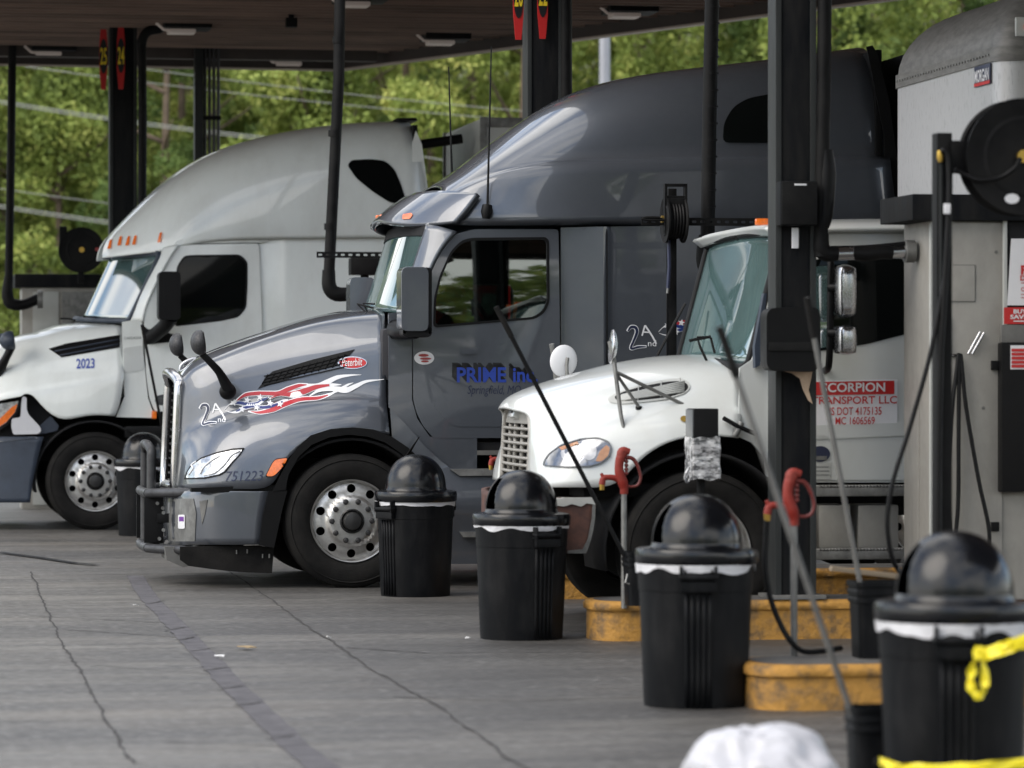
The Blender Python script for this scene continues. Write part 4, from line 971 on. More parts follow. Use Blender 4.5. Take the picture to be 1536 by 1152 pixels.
# bumper, valance, grille
bc = [(247, 1), (262, 1), (284, 1), (312, 1), (346, 1), (404, 1)]; by = [0, -.62, -.95, -1.12, -1.19, -1.21]
brow = lambda y, sx: [fr.L(x - sx + (0 if i < 5 else sx), y, d) for i, ((x, _), d) in enumerate(zip(bc, by))]
b1, b2, b3, b4 = brow(737, 0), brow(742, 3), brow(775, 5), brow(817, 0)
b4[-1] = fr.L(390, 817, -1.21); b3[-1] = fr.L(396, 775, -1.215)
bmp = grid('bumper', [list(r) for r in zip(*[b1, b2, b3, b4])][::-1], P, T, True, 2, .02)
bb = body_proj(fr, bmp)
sheet('bumper_flare', [(403, 737), (431, 736), (424, 762), (411, 822), (389, 818), (394, 775)], plane_proj(fr, -1.25), 'black_plastic', T, step=12, thick=.10)
sheet('fog_recess', [(299, 752), (311, 750), (307, 772), (303, 786)], bb, 'dull_grey', bmp, step=6, thick=.01, off=.006)
sheet('tow_panel', [(255, 748), (290, 748), (294, 770), (292, 812), (252, 812)], bb, 'dull_metal', bmp, step=8, thick=.01, off=.008)
sheet('gap_strip', [(287, 732), (430, 727), (430, 739), (287, 738)], plane_proj(fr, -1.185), 'black_plastic', T, step=12, thick=.12)
va = sheet('valance', [(270, 820), (388, 818), (411, 823), (408, 860), (372, 859), (345, 857), (312, 853), (283, 849), (270, 840)], plane_proj(fr, -1.13), 'rubber', T, step=12, thick=.02)
mirror_copy(va)
sheet('valance', [(247, 820), (300, 820), (300, 846), (275, 851), (250, 840)], plane_proj(fr, -.75), 'dull_grey', T, step=12, thick=.5)
for x, y in ((355, 825), (371, 824), (394, 831), (404, 831)): tube('rivet', [fr.L(x, y, -1.135), fr.L(x, y + 6, -1.135)], .006, 'dull_metal', va, 6)
gx0, gx1 = fr.L(269, 574, -.5), fr.L(262, 730, -.5)
fpts = [Vector((gx1.x, -.5, gx1.z)), Vector((gx0.x - .005, -.5, gx0.z - .10)), Vector((gx0.x, -.46, gx0.z)), Vector((gx0.x - .03, -.3, gx0.z + .06)), Vector((gx0.x - .045, 0, gx0.z + .075)), Vector((gx0.x - .03, .3, gx0.z + .06)), Vector((gx0.x, .46, gx0.z)), Vector((gx0.x - .005, .5, gx0.z - .10)), Vector((gx1.x, .5, gx1.z)), Vector((gx1.x - .03, 0, gx1.z))]
gr = tube('grille_surround', catmull(fpts + fpts[:1], 4)[:-1], .040, 'chrome', T, 12, closed=True)
bm = bmesh.new(); add_box(bm, ((gx0.x + gx1.x) / 2 + .06, 0, (gx0.z + gx1.z) / 2), (.03, .98, gx0.z - gx1.z), 0, Matrix.Rotation(math.atan2(gx0.x - gx1.x, gx0.z - gx1.z), 3, 'Y'))
for k in range(14): z = gx1.z + (gx0.z - gx1.z) * (k + .5) / 14; x = gx1.x + (gx0.x - gx1.x) * (k + .5) / 14; add_box(bm, (x + .03, 0, z), (.02, .96, .016))
from_bm('grille', bm, 'black_plastic', T, False)
orn = fr.L(283, 545, 0); tube('hood_ornament', [fr.L(270, 556, 0), fr.L(272, 548, 0), fr.L(280, 542, 0), fr.L(291, 538, 0), fr.L(296, 540, 0)], .014, 'chrome', T, 8, 4)
# grille guard
gg = bpy.data.objects.new('grille_guard', None); COL.objects.link(gg); gg.parent = T
hoop = [fr.L(227, 826, -.34), fr.L(227, 745, -.34), fr.L(227, 690, -.34), fr.L(227, 676, -.32), fr.L(222, 668, -.2)]
h2 = [Vector((p.x, -p.y, p.z)) for p in hoop[::-1]]
tube('hoop', hoop + [Vector((hoop[-1].x, 0, hoop[-1].z + .005))] + h2, .036, 'guard_grey', gg, 14, 4)
wing = [fr.L(222, 740, -.42), fr.L(250, 739, -.62), fr.L(285, 739, -.86), fr.L(297, 743, -.95), fr.L(302, 755, -.98), fr.L(302, 805, -.98), fr.L(297, 819, -.95), fr.L(285, 824, -.86), fr.L(250, 824, -.62), fr.L(222, 822, -.42)]
wg = tube('side_loop', wing, .036, 'guard_grey', gg, 14, 4); mirror_copy(wg)
tube('cross_tube', [fr.L(222, 740, -.42), Vector((fr.L(214, 740, 0).x, 0, fr.L(222, 740, -.42).z)), Vector((fr.L(222, 740, -.42).x, .42, fr.L(222, 740, -.42).z))], .036, 'guard_grey', gg, 14, 5)
tube('cross_tube', [fr.L(222, 822, -.42), Vector((fr.L(214, 822, 0).x, 0, fr.L(222, 822, -.42).z)), Vector((fr.L(222, 822, -.42).x, .42, fr.L(222, 822, -.42).z))], .036, 'guard_grey', gg, 14, 5)
for y in (-.42, .42):
    a, b = fr.L(216, 746, -.42), fr.L(245, 814, -.42)
    box('guard_plate', ((a.x + b.x) / 2, y, (a.z + b.z) / 2), (b.x - a.x, .025, a.z - b.z), 'black_plastic', gg, .006)
    box('guard_bracket', (fr.L(255, 775, -.42).x, y, fr.L(255, 777, -.42).z), (.2, .06, .07), 'black_plastic', gg, .01)
    for px, py in ((236, 755), (244, 762), (245, 769), (258, 775), (245, 795), (239, 808)): q = fr.L(px, py, -.44); tube('bolt', [(q.x, y * 1.06 + .004 , q.z), (q.x, y * 1.06 - .014, q.z)], .014, 'dull_metal', gg, 8)
o = decal('tow_sticker', [poly2d(rcorner([(267, 772), (277, 772), (277, 793), (267, 793)], 2), 4)], bb, 'sign_white', bmp, .02)
MAT['purple'] = mat('purple', (.14, .03, .26), .5); decal('sticker_print', [poly2d([(268.5, 775), (275.5, 775), (275.5, 782), (268.5, 782)], 4)], bb, 'purple', o, .024)
# mirrors, antennas, wipers
def mirror_housing(name, fr, px0, py0, px1, py1, y, dep, m, parent, base=None):
    a, b = fr.L(px0, py0, y), fr.L(px1, py1, y)
    v2, f_ = fill2d(rcorner([(0, 0), (b.x - a.x, 0), (b.x - a.x, a.z - b.z), (0, a.z - b.z)], .05, 4))
    bm = bmesh.new(); solid_from(bm, [Vector((b.x - x, y, b.z + z)) for x, z in v2][::1], f_, Vector((0, dep, 0)))
    bmesh.ops.recalc_face_normals(bm, faces=bm.faces)
    o = from_bm(name, bm, m, parent, True, 50); md = o.modifiers.new('b', 'BEVEL'); md.width = .035; md.segments = 4; md.limit_method = 'ANGLE'; md.angle_limit = R(50); return o
mh = mirror_housing('side_mirror', fr, 602, 400, 643, 497, -1.62, .26, P, T)
mirror_housing('mirror_back', fr, 633, 401, 648, 500, -1.60, .22, 'black_plastic', mh); mirror_housing('mirror_foot', fr, 604, 487, 648, 506, -1.60, .24, 'black_plastic', mh)
tube('mirror_arm', [fr.L(624, 496, -1.5), fr.L(606, 497, -1.36), fr.L(594, 494, -1.16)], [.06, .06, .075], 'black_plastic', mh, 12, 4)
sheet('mirror_base', rcorner([(584, 481), (616, 478), (617, 508), (585, 508)], 4), pp, 'black_plastic', T, thick=.02, off=.02)
ob = mirror_copy(mh)
for sy in (-1, 1):
    cpt = fr.L(345 if True else 0, 587, -.80); cp = fr.L(341, 587, -.80); tip = fr.L(303, 531, -1.02); mid = fr.L(330, 560, -.98)
    fm = lambda q: Vector((q.x, q.y * -sy, q.z))
    bm = bmesh.new(); bmesh.ops.create_uvsphere(bm, u_segments=24, v_segments=16, radius=.064); o = from_bm('mirror_pivot', bm, 'black_plastic', T); o.location = fm(cp + Vector((0, -.03, 0))); o.scale = (1, .7, 1)
    tube('mirror_stalk', [fm(cp + Vector((0, -.06, .02))), fm(mid), fm(fr.L(318, 546, -1.02)), fm(tip)], [.05, .036, .033, .030], 'black_plastic', T, 12, 4, flat=.6)
    q = fr.L(300, 514, -1.02); bm = bmesh.new(); bmesh.ops.create_uvsphere(bm, u_segments=28, v_segments=18, radius=1)
    for v in bm.verts:
        if v.co.x > .35: v.co.x = .35 + (v.co.x - .35) * .1
    o = from_bm('hood_mirror', bm, 'guard_grey', T, True, 60); o.scale = (.072, .11, .094); o.location = fm(q); o.rotation_euler = (0, R(-6), 0)
    bm = bmesh.new(); bmesh.ops.create_uvsphere(bm, u_segments=24, v_segments=14, radius=1); gm = from_bm('mirror_glass', bm, 'chrome', o); gm.scale = (.05, .88, .86); gm.location = (.46, 0, 0)
for (px, py, tpx, tpy, y) in ((731, 318, 737, 70, -1.2), (678, 268, 673, 100, .9)):
    a, b = fr.L(px, py, y), fr.L(tpx, tpy, y)
    an = tube('antenna', [a, a.lerp(b, .3), b], [.010, .008, .005], 'black_plastic', T, 8)
    if y < 0:
        tube('antenna_base', [fr.L(729, 328, -1.22), fr.L(730, 318, -1.22), fr.L(731, 308, -1.21)], [.028, .045, .038], 'black_plastic', an, 14)
for (p0, p1, p2) in (((548, 468), (536, 456), (560, 462)), ((552, 470), (545, 455), (562, 456))):
    tube('wiper', [fr.L(*p0, -.45), fr.L(*p1, -.42), fr.L(*p2, -.5)], .008, 'black_plastic', T, 6)

# ------------------------------------------------------------------ white sleeper tractor with the broken headlamp corner (left)
VN = 37.60
fr = Fr(on_v(143, HY, VN)[0], VN + 1.25); T = thing('semi_truck', 'white sleeper tractor with 2023 on its hood and a broken headlamp corner', 'truck', fr.loc())
P = 'white_paint'
r0 = rows_of(fr, [([(-92, 590), (-52, 545), (-12, 519), (26, 504), (52, 499), (84, 487), (122, 484), (180, 484)], 0)])[0]
rows = rows_of(fr, [
    ([(-78, 660), (-40, 615), (0, 600), (30, 595), (50, 593), (87, 637), (128, 620.5), (172, 624)], [-.75, -1.02, -1.12, -1.17, -1.19, -1.23, -1.24, -1.22]),
    ([(-78, 648), (-40, 608), (0, 596), (30, 592), (52, 590), (93, 611), (134, 601), (180, 609)], [-.75, -1.02, -1.12, -1.17, -1.19, -1.235, -1.24, -1.23]),
    ([(-77, 630), (-36, 600), (5, 588), (34, 584), (62, 582), (99, 577), (140, 570), (186, 564)], [-.74, -1.01, -1.11, -1.16, -1.18, -1.21, -1.22, -1.22]),
    ([(-74, 615), (-30, 583), (10, 567), (40, 562), (70, 558), (103, 552), (142, 546), (184, 541)], [-.70, -.95, -1.04, -1.08, -1.10, -1.12, -1.13, -1.14]),
    ([(-72, 605), (-26, 571), (14, 554), (44, 546), (74, 540), (105, 533), (143, 525), (183, 519)], [-.68, -.90, -.98, -1.03, -1.06, -1.08, -1.10, -1.12]),
    ([(-68, 590), (-22, 554), (18, 531), (48, 517), (78, 506), (108, 498), (144, 492), (182, 489)], [-.60, -.70, -.74, -.78, -.82, -.86, -.90, -.95])])
rows.append([Vector((a.x, -.42, a.z - .01)) for a in r0]); rows.append(shifted(r0, 0))
rows = [w[:4] + [w[3].lerp(w[4], .10), w[3].lerp(w[4], .42), w[3].lerp(w[4], .90)] + w[4:] for w in rows]
rows[0][5].z += .035; rows[1][5].z += .02
hood = grid('hood', rows, P, T, crease={2: .6, 4: .5, 5: .3}); hb = body_proj(fr, hood)
vo = [(73, 523), (100, 515), (180, 502), (180, 521), (92, 536)]
sheet('hood_vent', vo, hb, 'black_plastic', hood, step=5, thick=.01, off=.008)
for (x0, y0), (x1, y1) in (((82, 527), (178, 509)), ((90, 533), (178, 516))):
    bm = bmesh.new(); add_tube(bm, [hb(x0 + (x1 - x0) * k / 6, y0 + (y1 - y0) * k / 6, .014) for k in range(7)], .009, 6); from_bm('vent_slat', bm, 'navy_plastic', hood)
decal('model_year', [text2d('2023', 114.5, 538, 142, 553, 0, -.03, .02)], hb, 'prime_blue', hood, .008)
side = lambda x, z: .016 * ((z - 1.6) / .7) ** 2
pp = plane_proj(fr, -1.18, side)
cw = sheet('cowl', [(183, 483), (213, 478), (214.5, 520), (218, 560), (222, 597), (229, 617), (231, 627), (174, 625.5), (187, 594), (184.5, 560)], pp, P, T, step=8, thick=.03); pair(cw)
sheet('cowl_recess', rcorner([(185, 522), (214, 518), (216, 555), (186, 560)], 4), pp, 'white_gloss', cw, step=6, thick=.006, off=.006)
decal('lettering', [text2d('CASCADIA', 186.5, 505.5, 212, 509, 0, -.03, .0, 1.1)], pp, 'emblem_grey', cw, .006)
win = rcorner([(262, 489), (263, 440), (266, 400), (277, 384), (290, 383), (360, 382), (371.5, 393), (371, 425), (369, 461), (358, 475), (330, 481)], 6, 3)
dr = sheet('door', rcorner([(216, 483), (219, 458), (239, 417), (256, 384), (266, 372), (277, 366.5), (389, 365), (393.5, 500), (394, 617), (232, 617), (224, 597), (219, 560)], 5, 3), pp, P, T, step=10, thick=.035, off=.006, holes=[win])
d2 = mirror_copy(dr)
w1 = sheet('window', win, pp, 'black_glass', dr, step=10, thick=.006, off=-.004); mirror_copy(w1).parent = d2
sl_ = sheet('window_seal', [(x + (317 - x) * -.012, y + (430 - y) * -.015) for x, y in win], pp, 'black_plastic', dr, holes=[[(x + (317 - x) * .03, y + (430 - y) * .03) for x, y in win]], step=10, thick=.012, off=.012)
sheet('belt_trim', [(216, 489), (222, 494), (236, 493), (263, 503), (258, 513), (217, 517)], pp, 'black_plastic', dr, step=8, thick=.01, off=.012)
o = decal('maker_badge', [disc2d(243.5, 600, 11.2, 8)], pp, 'emblem_grey', dr, .012); decal('badge_mark', [text2d('24', 239, 596.5, 248, 603)], pp, 'dull_metal', o, .016)
box('marker_lamp', fr.L(231, 622, -1.2), (.05, .05, .08), 'amber', T, .01)
sc_ = lambda x, z: (.04 * max(0, 1 - (x - fr.L(392, 400, -1.18).x) / .22) if x < fr.L(424, 400, -1.18).x else -.0) + side(x, z)
sp_ = plane_proj(fr, -1.18, sc_)
sl2 = sheet('sleeper_side', [(390, 359), (424, 356), (641, 353), (641, 640), (394, 640)], sp_, P, T, step=9, thick=.03); pair(sl2)
sheet('roof_gutter', [(256, 372), (266, 361), (278, 357), (422, 355.5), (392, 363.5), (278, 365)], pp, P, T, step=10, thick=.04, off=.012)
ws = rows_of(fr, [([(196, 481), (243, 380)], -1.06), ([(183, 481), (229, 381)], -.88), ([(145, 480), (188, 383)], -.48), ([(115, 478), (158, 385)], 0)])
wsm = grid('windscreen', [[r[0].lerp(r[1], k / 3) for k in range(4)] for r in ws], 'windscreen', T, True, 2, .012)
bm = bmesh.new()
for sg in (1, -1):
    pth = [Vector((q.x, q.y * sg, q.z)) for q in [ws[3][0], ws[2][0], ws[1][0], ws[0][0].lerp(ws[1][0], .3), ws[0][0].lerp(ws[0][1], .08), ws[0][0].lerp(ws[0][1], .5), ws[0][0].lerp(ws[0][1], .93), ws[0][1].lerp(ws[1][1], .3), ws[1][1], ws[2][1], ws[3][1]]]
    add_tube(bm, catmull([p + Vector((-.015, 0, 0)) for p in pth], 4), .028, 8)
from_bm('screen_seal', bm, 'navy_plastic', wsm)
ap = rows_of(fr, [([(215, 483), (218, 460), (238, 418), (255, 385), (268, 368)], -1.185), ([(204, 481), (210, 458), (229, 418), (246, 386), (256, 369)], -1.13), ([(196, 481), (204, 456), (223, 417), (240, 386), (247, 372)], -1.05)])
pil = grid('pillar', ap, P, T, False, 2, .03); finish_grid(mirror_copy(pil), 2, .03)
top = [(163, 358), (206, 313), (245, 275), (292, 241), (350, 216), (430, 195), (530, 181), (614, 179.5)]
rows = rows_of(fr, [
    ([(154, 387), (203, 381), (246, 378), (290, 363), (350, 358), (430, 357), (530, 356), (641, 355)], [-.50, -.82, -1.06, -1.17, -1.18, -1.18, -1.18, -1.18]),
    ([(154, 380), (203, 371), (246, 363), (290, 345), (350, 340), (430, 338), (530, 336), (640, 335)], [-.48, -.80, -1.05, -1.18, -1.21, -1.22, -1.22, -1.22]),
    ([(156, 372), (204, 350), (245, 326), (290, 303), (350, 284), (430, 272), (530, 266), (635, 265)], [-.45, -.72, -.96, -1.10, -1.17, -1.2, -1.2, -1.2]),
    ([(159, 364), (205, 328), (245, 293), (290, 265), (350, 240), (430, 222), (530, 212), (628, 208)], [-.42, -.60, -.80, -.94, -1.03, -1.09, -1.12, -1.12]),
    (top, [-.34, -.38, -.42, -.48, -.6, -.72, -.82, -.86])])
rows.append([Vector((p.x, 0, p.z + .02)) for p in rows[-1]])
roof = grid('roof_fairing', rows, P, T); rb = body_proj(fr, roof)
sheet('sleeper_window', rcorner([(521, 248), (527, 240), (556, 238.5), (578, 241), (592, 254), (601, 275), (608, 297), (600, 306), (585, 304), (560, 288), (535, 268)], 7, 3), rb, 'black_glass', roof, step=8, thick=.01, off=.012)
for px, py in ((163, 366), (178, 361), (190, 361), (200, 360), (238, 356)):
    sl_ = (3.2, 8) if px > 230 else (3.4, 7.5)
    decal('marker_lamp', [poly2d(rcorner([(px - sl_[0] + 1, py + sl_[1]), (px + 1.4, py - sl_[1] + 1), (px + 5, py - sl_[1]), (px + sl_[0] - .5, py + sl_[1] - 1)], 1.6), 2)], rb, 'amber', roof, .02)
xt = sheet('side_extender', [(624, 196), (633, 217), (642, 285), (643, 355), (643, 640), (622, 640), (622, 360), (618, 215)], plane_proj(fr, -1.17), P, T, thick=.03); pair(xt)
a = fr.L(632, 640, -1.17); b = fr.L(614, 190, -.86)
box('rear_wall', (a.x - .06, 0, (a.z + b.z) / 2), (.05, 2.3, b.z - a.z), 'black_plastic', T)
sheet('roof_lip', [(596, 177), (624, 176.5), (627, 181), (600, 182)], plane_proj(fr, -.8), 'black_plastic', T, thick=1.6)
tube('air_deflector_bar', [fr.L(630, 217, -.9), fr.L(693, 208, -.9)], .05, 'black_plastic', T)
mh = mirror_housing('side_mirror', fr, 238, 407, 271, 480, -1.62, .26, 'black_plastic', T)
tube('mirror_arm', [fr.L(256, 474, -1.52), fr.L(246, 490, -1.4), fr.L(226, 507, -1.2)], [.085, .075, .07], 'black_plastic', mh, 12, 4); mirror_copy(mh)
for sy in (-1, 1):
    fm = lambda q: Vector((q.x, q.y * -sy, q.z))
    bm = bmesh.new(); bmesh.ops.create_uvsphere(bm, u_segments=24, v_segments=16, radius=1)
    for v in bm.verts:
        if v.co.x > .4: v.co.x = .4 + (v.co.x - .4) * .1
    o = from_bm('hood_mirror', bm, 'navy_plastic', T, True, 60); o.scale = (.105, .12, .10); o.location = fm(fr.L(15, 511, -1.05)); o.rotation_euler = (0, R(-8), 0)
    tube('mirror_stalk', [fm(fr.L(17, 520, -1.05)), fm(fr.L(10, 535, -1.05)), fm(fr.L(-4, 560, -.95))], [.045, .04, .06], 'black_plastic', T, 12, 4)
for p0, p1, p2 in (((148, 484), (139, 475), (152, 476)), ((108, 484), (104, 478), (114, 481))): tube('wiper', [fr.L(*p0, -.5), fr.L(*p2, -.5), fr.L(*p1, -.5), fr.L(p1[0] - 14, p1[1], -.5)], .010, 'black_plastic', T, 6)
# broken corner: cavity, bracket and lamp
sheet('lamp_cavity', [(-40, 600), (30, 592), (52, 590), (72, 602), (82, 632), (90, 640), (70, 662), (-40, 662)], plane_proj(fr, -1.02), 'dark_void', T, step=12, thick=.02)
sheet('torn_liner', [(58, 640), (76, 624), (88, 638), (86, 646), (68, 650), (56, 652)], plane_proj(fr, -1.12), 'navy_plastic', T, thick=.02)
br = [(34, 594), (40, 596), (40, 614), (43, 622), (60, 640), (62, 647), (57, 651), (20, 652), (17, 640), (18, 628), (31, 626), (32, 606)]
sheet('lamp_bracket', rcorner(br, 3), plane_proj(fr, -1.16), 'liner', T, thick=.05)
sheet('lamp_bracket_web', [(20, 628), (32, 626), (44, 634), (52, 644), (22, 646)], plane_proj(fr, -1.12), 'trailer_white', T, thick=.02)
hl = sheet('headlamp', rcorner([(-46, 640), (-40, 622), (-8, 607), (30, 601), (24, 618), (10, 635), (-6, 646)], 4), plane_proj(fr, -1.11, lambda x, z: .25 * max(0, -.95 - x)), 'lens', T, step=6, thick=.03)
sheet('turn_lamp', [(-30, 640), (0, 628), (17, 611), (26, 606), (22, 618), (9, 633), (-6, 643)], plane_proj(fr, -1.115, lambda x, z: .25 * max(0, -.95 - x)), 'amber', hl, step=6, thick=.01, off=.012)
sheet('headlamp_edge', [(28, 601), (32, 602), (26, 620), (12, 637), (-4, 648), (-8, 645), (9, 634), (23, 618)], plane_proj(fr, -1.12, lambda x, z: .25 * max(0, -.95 - x)), 'black_plastic', hl, step=6, thick=.03, off=.008)
bcx = [-95, -75, -45, -10, 25, 65]; by = [0, -.72, -1.0, -1.12, -1.19, -1.22]
bro = lambda y, last: [fr.L(x if i < 5 else last, y, d) for i, (x, d) in enumerate(zip(bcx, by))]
bmp = grid('bumper', [list(r) for r in zip(bro(655, 65), bro(690, 56), bro(725, 48), bro(754, 45))][::-1], 'navy_plastic', T, True, 2, .03)
sheet('bumper_lip', [(-60, 658), (18, 651), (66, 647), (65, 656), (18, 661), (-60, 668)], body_proj(fr, bmp), 'trailer_white', bmp, step=10, thick=.01, off=.01)
box('grille', (fr.L(-80, 640, -.5).x + .05, 0, 1.35), (.06, 1.2, .9), 'black_plastic', T)
box('underside_skirt', (fr.L(420, 640, 0).x, -1.1, .75), (fr.L(640, 640).x - fr.L(230, 640).x, .1, .5), 'navy_plastic', T, .02)
box('cab_step', (fr.L(240, 630, 0).x, -1.12, 1.0), (.9, .16, .12), 'black_plastic', T, .02)
arch_liner(T, 0, .60, -1.2, -.55); arch_liner(T, 0, .60, .55, 1.2)
wheel(T, 0, -1.10); wheel(T, 0, 1.10, False); chassis(T, -.9, fr.L(760, 700, 0).x + 2)
fI = fr.L(760, 500, 0)
for k in (4.3, 5.6):
    for y in (-1.08, 1.08): wheel(T, k, y, y < 0)
# its trailer, and the dark trailer of the grey truck
def trailer(px, ptop, vn, L_, mt, me, lab, zb=1.15):
    a = on_v(px, ptop, vn); t = thing('box_trailer', lab, 'trailer', w2(a[0], vn + 1.28), AL, 'trailers behind the tractors')
    H = a[1]; box('trailer_body', (L_ / 2 + .02, 0, (H + zb) / 2), (L_, 2.54, H - zb), mt, t, .03)
    for y in (-1.27, 1.27): box('corner_post', (.03, y, (H + zb) / 2), (.07, .05, H - zb + .01), me, t, .008)
    bm = bmesh.new()
    for y in (-1.275, 1.275): add_box(bm, (L_ / 2, y, H - .05), (L_, .03, .10), .006); add_box(bm, (L_ / 2, y, zb + .05), (L_, .03, .12), .006)
    from_bm('rail', bm, me, t)
    for y in (-.6, .6): box('landing_leg', (2.2, y, .6), (.12, .12, 1.15), 'dark_void', t)
    for k in (L_ - 2.6, L_ - 1.3):
        for y in (-1.08, 1.08): wheel(t, k, y, y < 0)
    return t
trailer(721, 176, 37.55, 11, 'trailer_white', 'dull_metal', 'pale box trailer just visible behind the left white truck sleeper')
trailer(1366, 76, 27.1, 11, 'trailer_dark', 'black_plastic', 'black box trailer close behind the grey truck sleeper')

# ------------------------------------------------------------------ white medium box truck (right)
VN = 22.02
fr = Fr(on_v(1055, HY, VN)[0], VN + 1.19); T = thing('box_truck', 'white box truck with round hood mirrors and a red and white door sign', 'truck', fr.loc())
P = 'white_gloss'
r0 = rows_of(fr, [([(756, 612), (761, 600), (782, 587), (828, 571), (880, 556), (935, 542), (985, 535), (1030, 532), (1078, 533)], 0)])[0]
rows = rows_of(fr, [
    ([(792, 729), (806, 731), (840, 731), (882, 731), (927, 731), (957, 690), (1000, 661), (1055, 651), (1108, 657)], [-.52, -.90, -1.08, -1.14, -1.17, -1.18, -1.18, -1.18, -1.16]),
    ([(793, 712), (806, 708), (838, 697), (878, 683), (920, 670), (965, 652), (1008, 641), (1057, 637), (1110, 643)], [-.52, -.86, -1.04, -1.11, -1.14, -1.155, -1.155, -1.15, -1.14]),
    ([(794, 695), (808, 683), (840, 662), (878, 645), (920, 634), (966, 627), (1010, 623), (1058, 622), (1111, 628)], [-.52, -.76, -.92, -1.0, -1.05, -1.08, -1.09, -1.10, -1.10]),
    ([(795, 665), (806, 655), (832, 642), (872, 626), (916, 614), (963, 606), (1010, 602), (1058, 601), (1111, 606)], [-.52, -.62, -.72, -.80, -.86, -.92, -.96, -1.0, -1.03]),
    ([(796, 640), (806, 631), (830, 618), (868, 604), (913, 590), (961, 579), (1009, 573), (1058, 571), (1111, 577)], [-.52, -.58, -.65, -.71, -.77, -.83, -.88, -.93, -.97]),
    ([(796, 620), (804, 608), (824, 595), (864, 579), (911, 565), (960, 553), (1008, 547), (1058, 545), (1110, 553)], [-.50, -.52, -.55, -.58, -.61, -.65, -.69, -.74, -.80])])
rows.append([Vector((a.x, -.30, a.z - .012)) for a in r0]); rows.append(shifted(r0, 0))
hood = grid('hood', rows, P, T); hb = body_proj(fr, hood)
# grille
gz1, gz0 = fr.L(795, 616, -.5).z, fr.L(790, 728, -.5).z; gx1, gx0 = fr.L(796, 620, -.52).x - .02, fr.L(791, 728, -.52).x - .02
def gp(y, z): t = (z - gz0) / (gz1 - gz0); return Vector((gx0 + .035 + (gx1 - gx0) * t - .015 * (1 - (y / .52) ** 2), y, z))
bm = bmesh.new(); outl = catmull([gp(-.50, gz0), gp(-.50, gz0 + .25), gp(-.49, gz1 - .12), gp(-.40, gz1 - .01), gp(-.2, gz1 + .005), gp(0, gz1 + .01), gp(.2, gz1 + .005), gp(.40, gz1 - .01), gp(.49, gz1 - .12), gp(.50, gz0 + .25), gp(.50, gz0)], 4)
add_tube(bm, outl, .020, 10); add_tube(bm, [gp(-.5 + k * .1, gz0) for k in range(11)], .022, 10)
gr = from_bm('grille_surround', bm, 'steel_panel', T)
bm = bmesh.new()
for k in range(8):
    z = gz0 + (gz1 - gz0 - .10) * (k + .6) / 8; add_tube(bm, [gp(-.48 + j * .096, z) for j in range(11)], .015, 8, flat=.7)
for y in (-.36, -.13, .13, .36): add_tube(bm, [gp(y, gz0 + .02) + Vector((.03, 0, 0)), gp(y, gz1 - .08) + Vector((.03, 0, 0))], .022, 6)
from_bm('grille_bars', bm, 'steel_panel', gr)
bm = bmesh.new(); vs = [[bm.verts.new(gp(-.5 + j * .1, z) + Vector((.09, 0, 0))) for j in range(11)] for z in (gz0, gz1 - .04)]
for j in range(10): bm.faces.new((vs[0][j], vs[0][j + 1], vs[1][j + 1], vs[1][j]))
from_bm('grille_back', bm, 'dark_void', gr)
bm = bmesh.new(); vs = [[bm.verts.new(gp(-.48 + j * .096, z)) for j in range(11)] for z in (gz1 - .085, gz1 - .005)]
for j in range(10): bm.faces.new((vs[0][j], vs[0][j + 1], vs[1][j + 1], vs[1][j]))
from_bm('grille_header', bm, 'steel_panel', gr)
e = gp(0, gz1 + .012); tl = Matrix.Rotation(R(24), 3, 'Y'); box('badge_plinth', e + Vector((.01, 0, 0)), (.06, .20, .15), P, T, .025, tl); box('badge_shield', e + Vector((-.022, 0, .012)), (.016, .10, .095), 'emblem_grey', T, .006, tl)
lo = rcorner([(815, 698), (817, 690), (824, 680), (842, 667), (872, 658), (897, 656.5), (912, 662), (917, 671), (914, 684), (902, 694), (885, 699), (850, 700)], 4, 3)
hl = sheet('headlamp', lo, hb, 'lens_dark', hood, step=6, thick=.01, off=.012)
sheet('lamp_trim', [(x + (866 - x) * -.025, y + (679 - y) * -.045) for x, y in lo], hb, 'emblem_grey', hl, holes=[[(x + (866 - x) * .02, y + (679 - y) * .04) for x, y in lo]], step=6, thick=.012, off=.016)
decal('turn_lamp', [poly2d(rcorner([(893, 692), (900, 676), (910, 667), (915, 672), (912, 684), (902, 692)], 3), 4)], hb, 'sign_yellow', hl, .016)
MAT['turn_orange'] = mat('turn_orange', (.45, .21, .09), .2, 0, .6, var=.3, vscale=30); bpy.data.objects['turn_lamp'].data.materials[0] if False else None
for o in children(hl):
    if o.name.startswith('turn_lamp'): o.data.materials[0] = MAT['turn_orange']
decal('lamp_reflector', [disc2d(858, 680, 17, 13), disc2d(884, 677, 11, 13)], hb, 'lens_pale', hl, .015); decal('amber_strip', [poly2d([(838, 671), (866, 662), (868, 666), (842, 675)], 4)], hb, 'turn_orange', hl, .018)
vo = rcorner([(912, 597), (926, 588), (960, 577), (1000, 568.5), (1022, 567), (1034, 573), (1036, 581), (1028, 590), (1000, 599), (960, 604), (930, 606), (914, 603)], 6, 3)
vi = [(x + (978 - x) * .10 + 3, y + (586 - y) * .22) for x, y in vo]
hv = sheet('hood_vent', vi, hb, 'dark_void', hood, step=5, thick=.01, off=.006)
sheet('vent_frame', vo, hb, 'trailer_white', hv, holes=[vi], step=5, thick=.012, off=.010)
bm = bmesh.new()
for k in range(6):
    t_ = (k + .5) / 6; add_tube(bm, [hb(924 + 106 * s_, (594 + 8 * t_) * (1 - s_) + (570 + 18 * t_) * s_, .014) for s_ in (.02 + .10 * abs(t_ - .6), .25, .5, .75, .97)], .0068, 5)
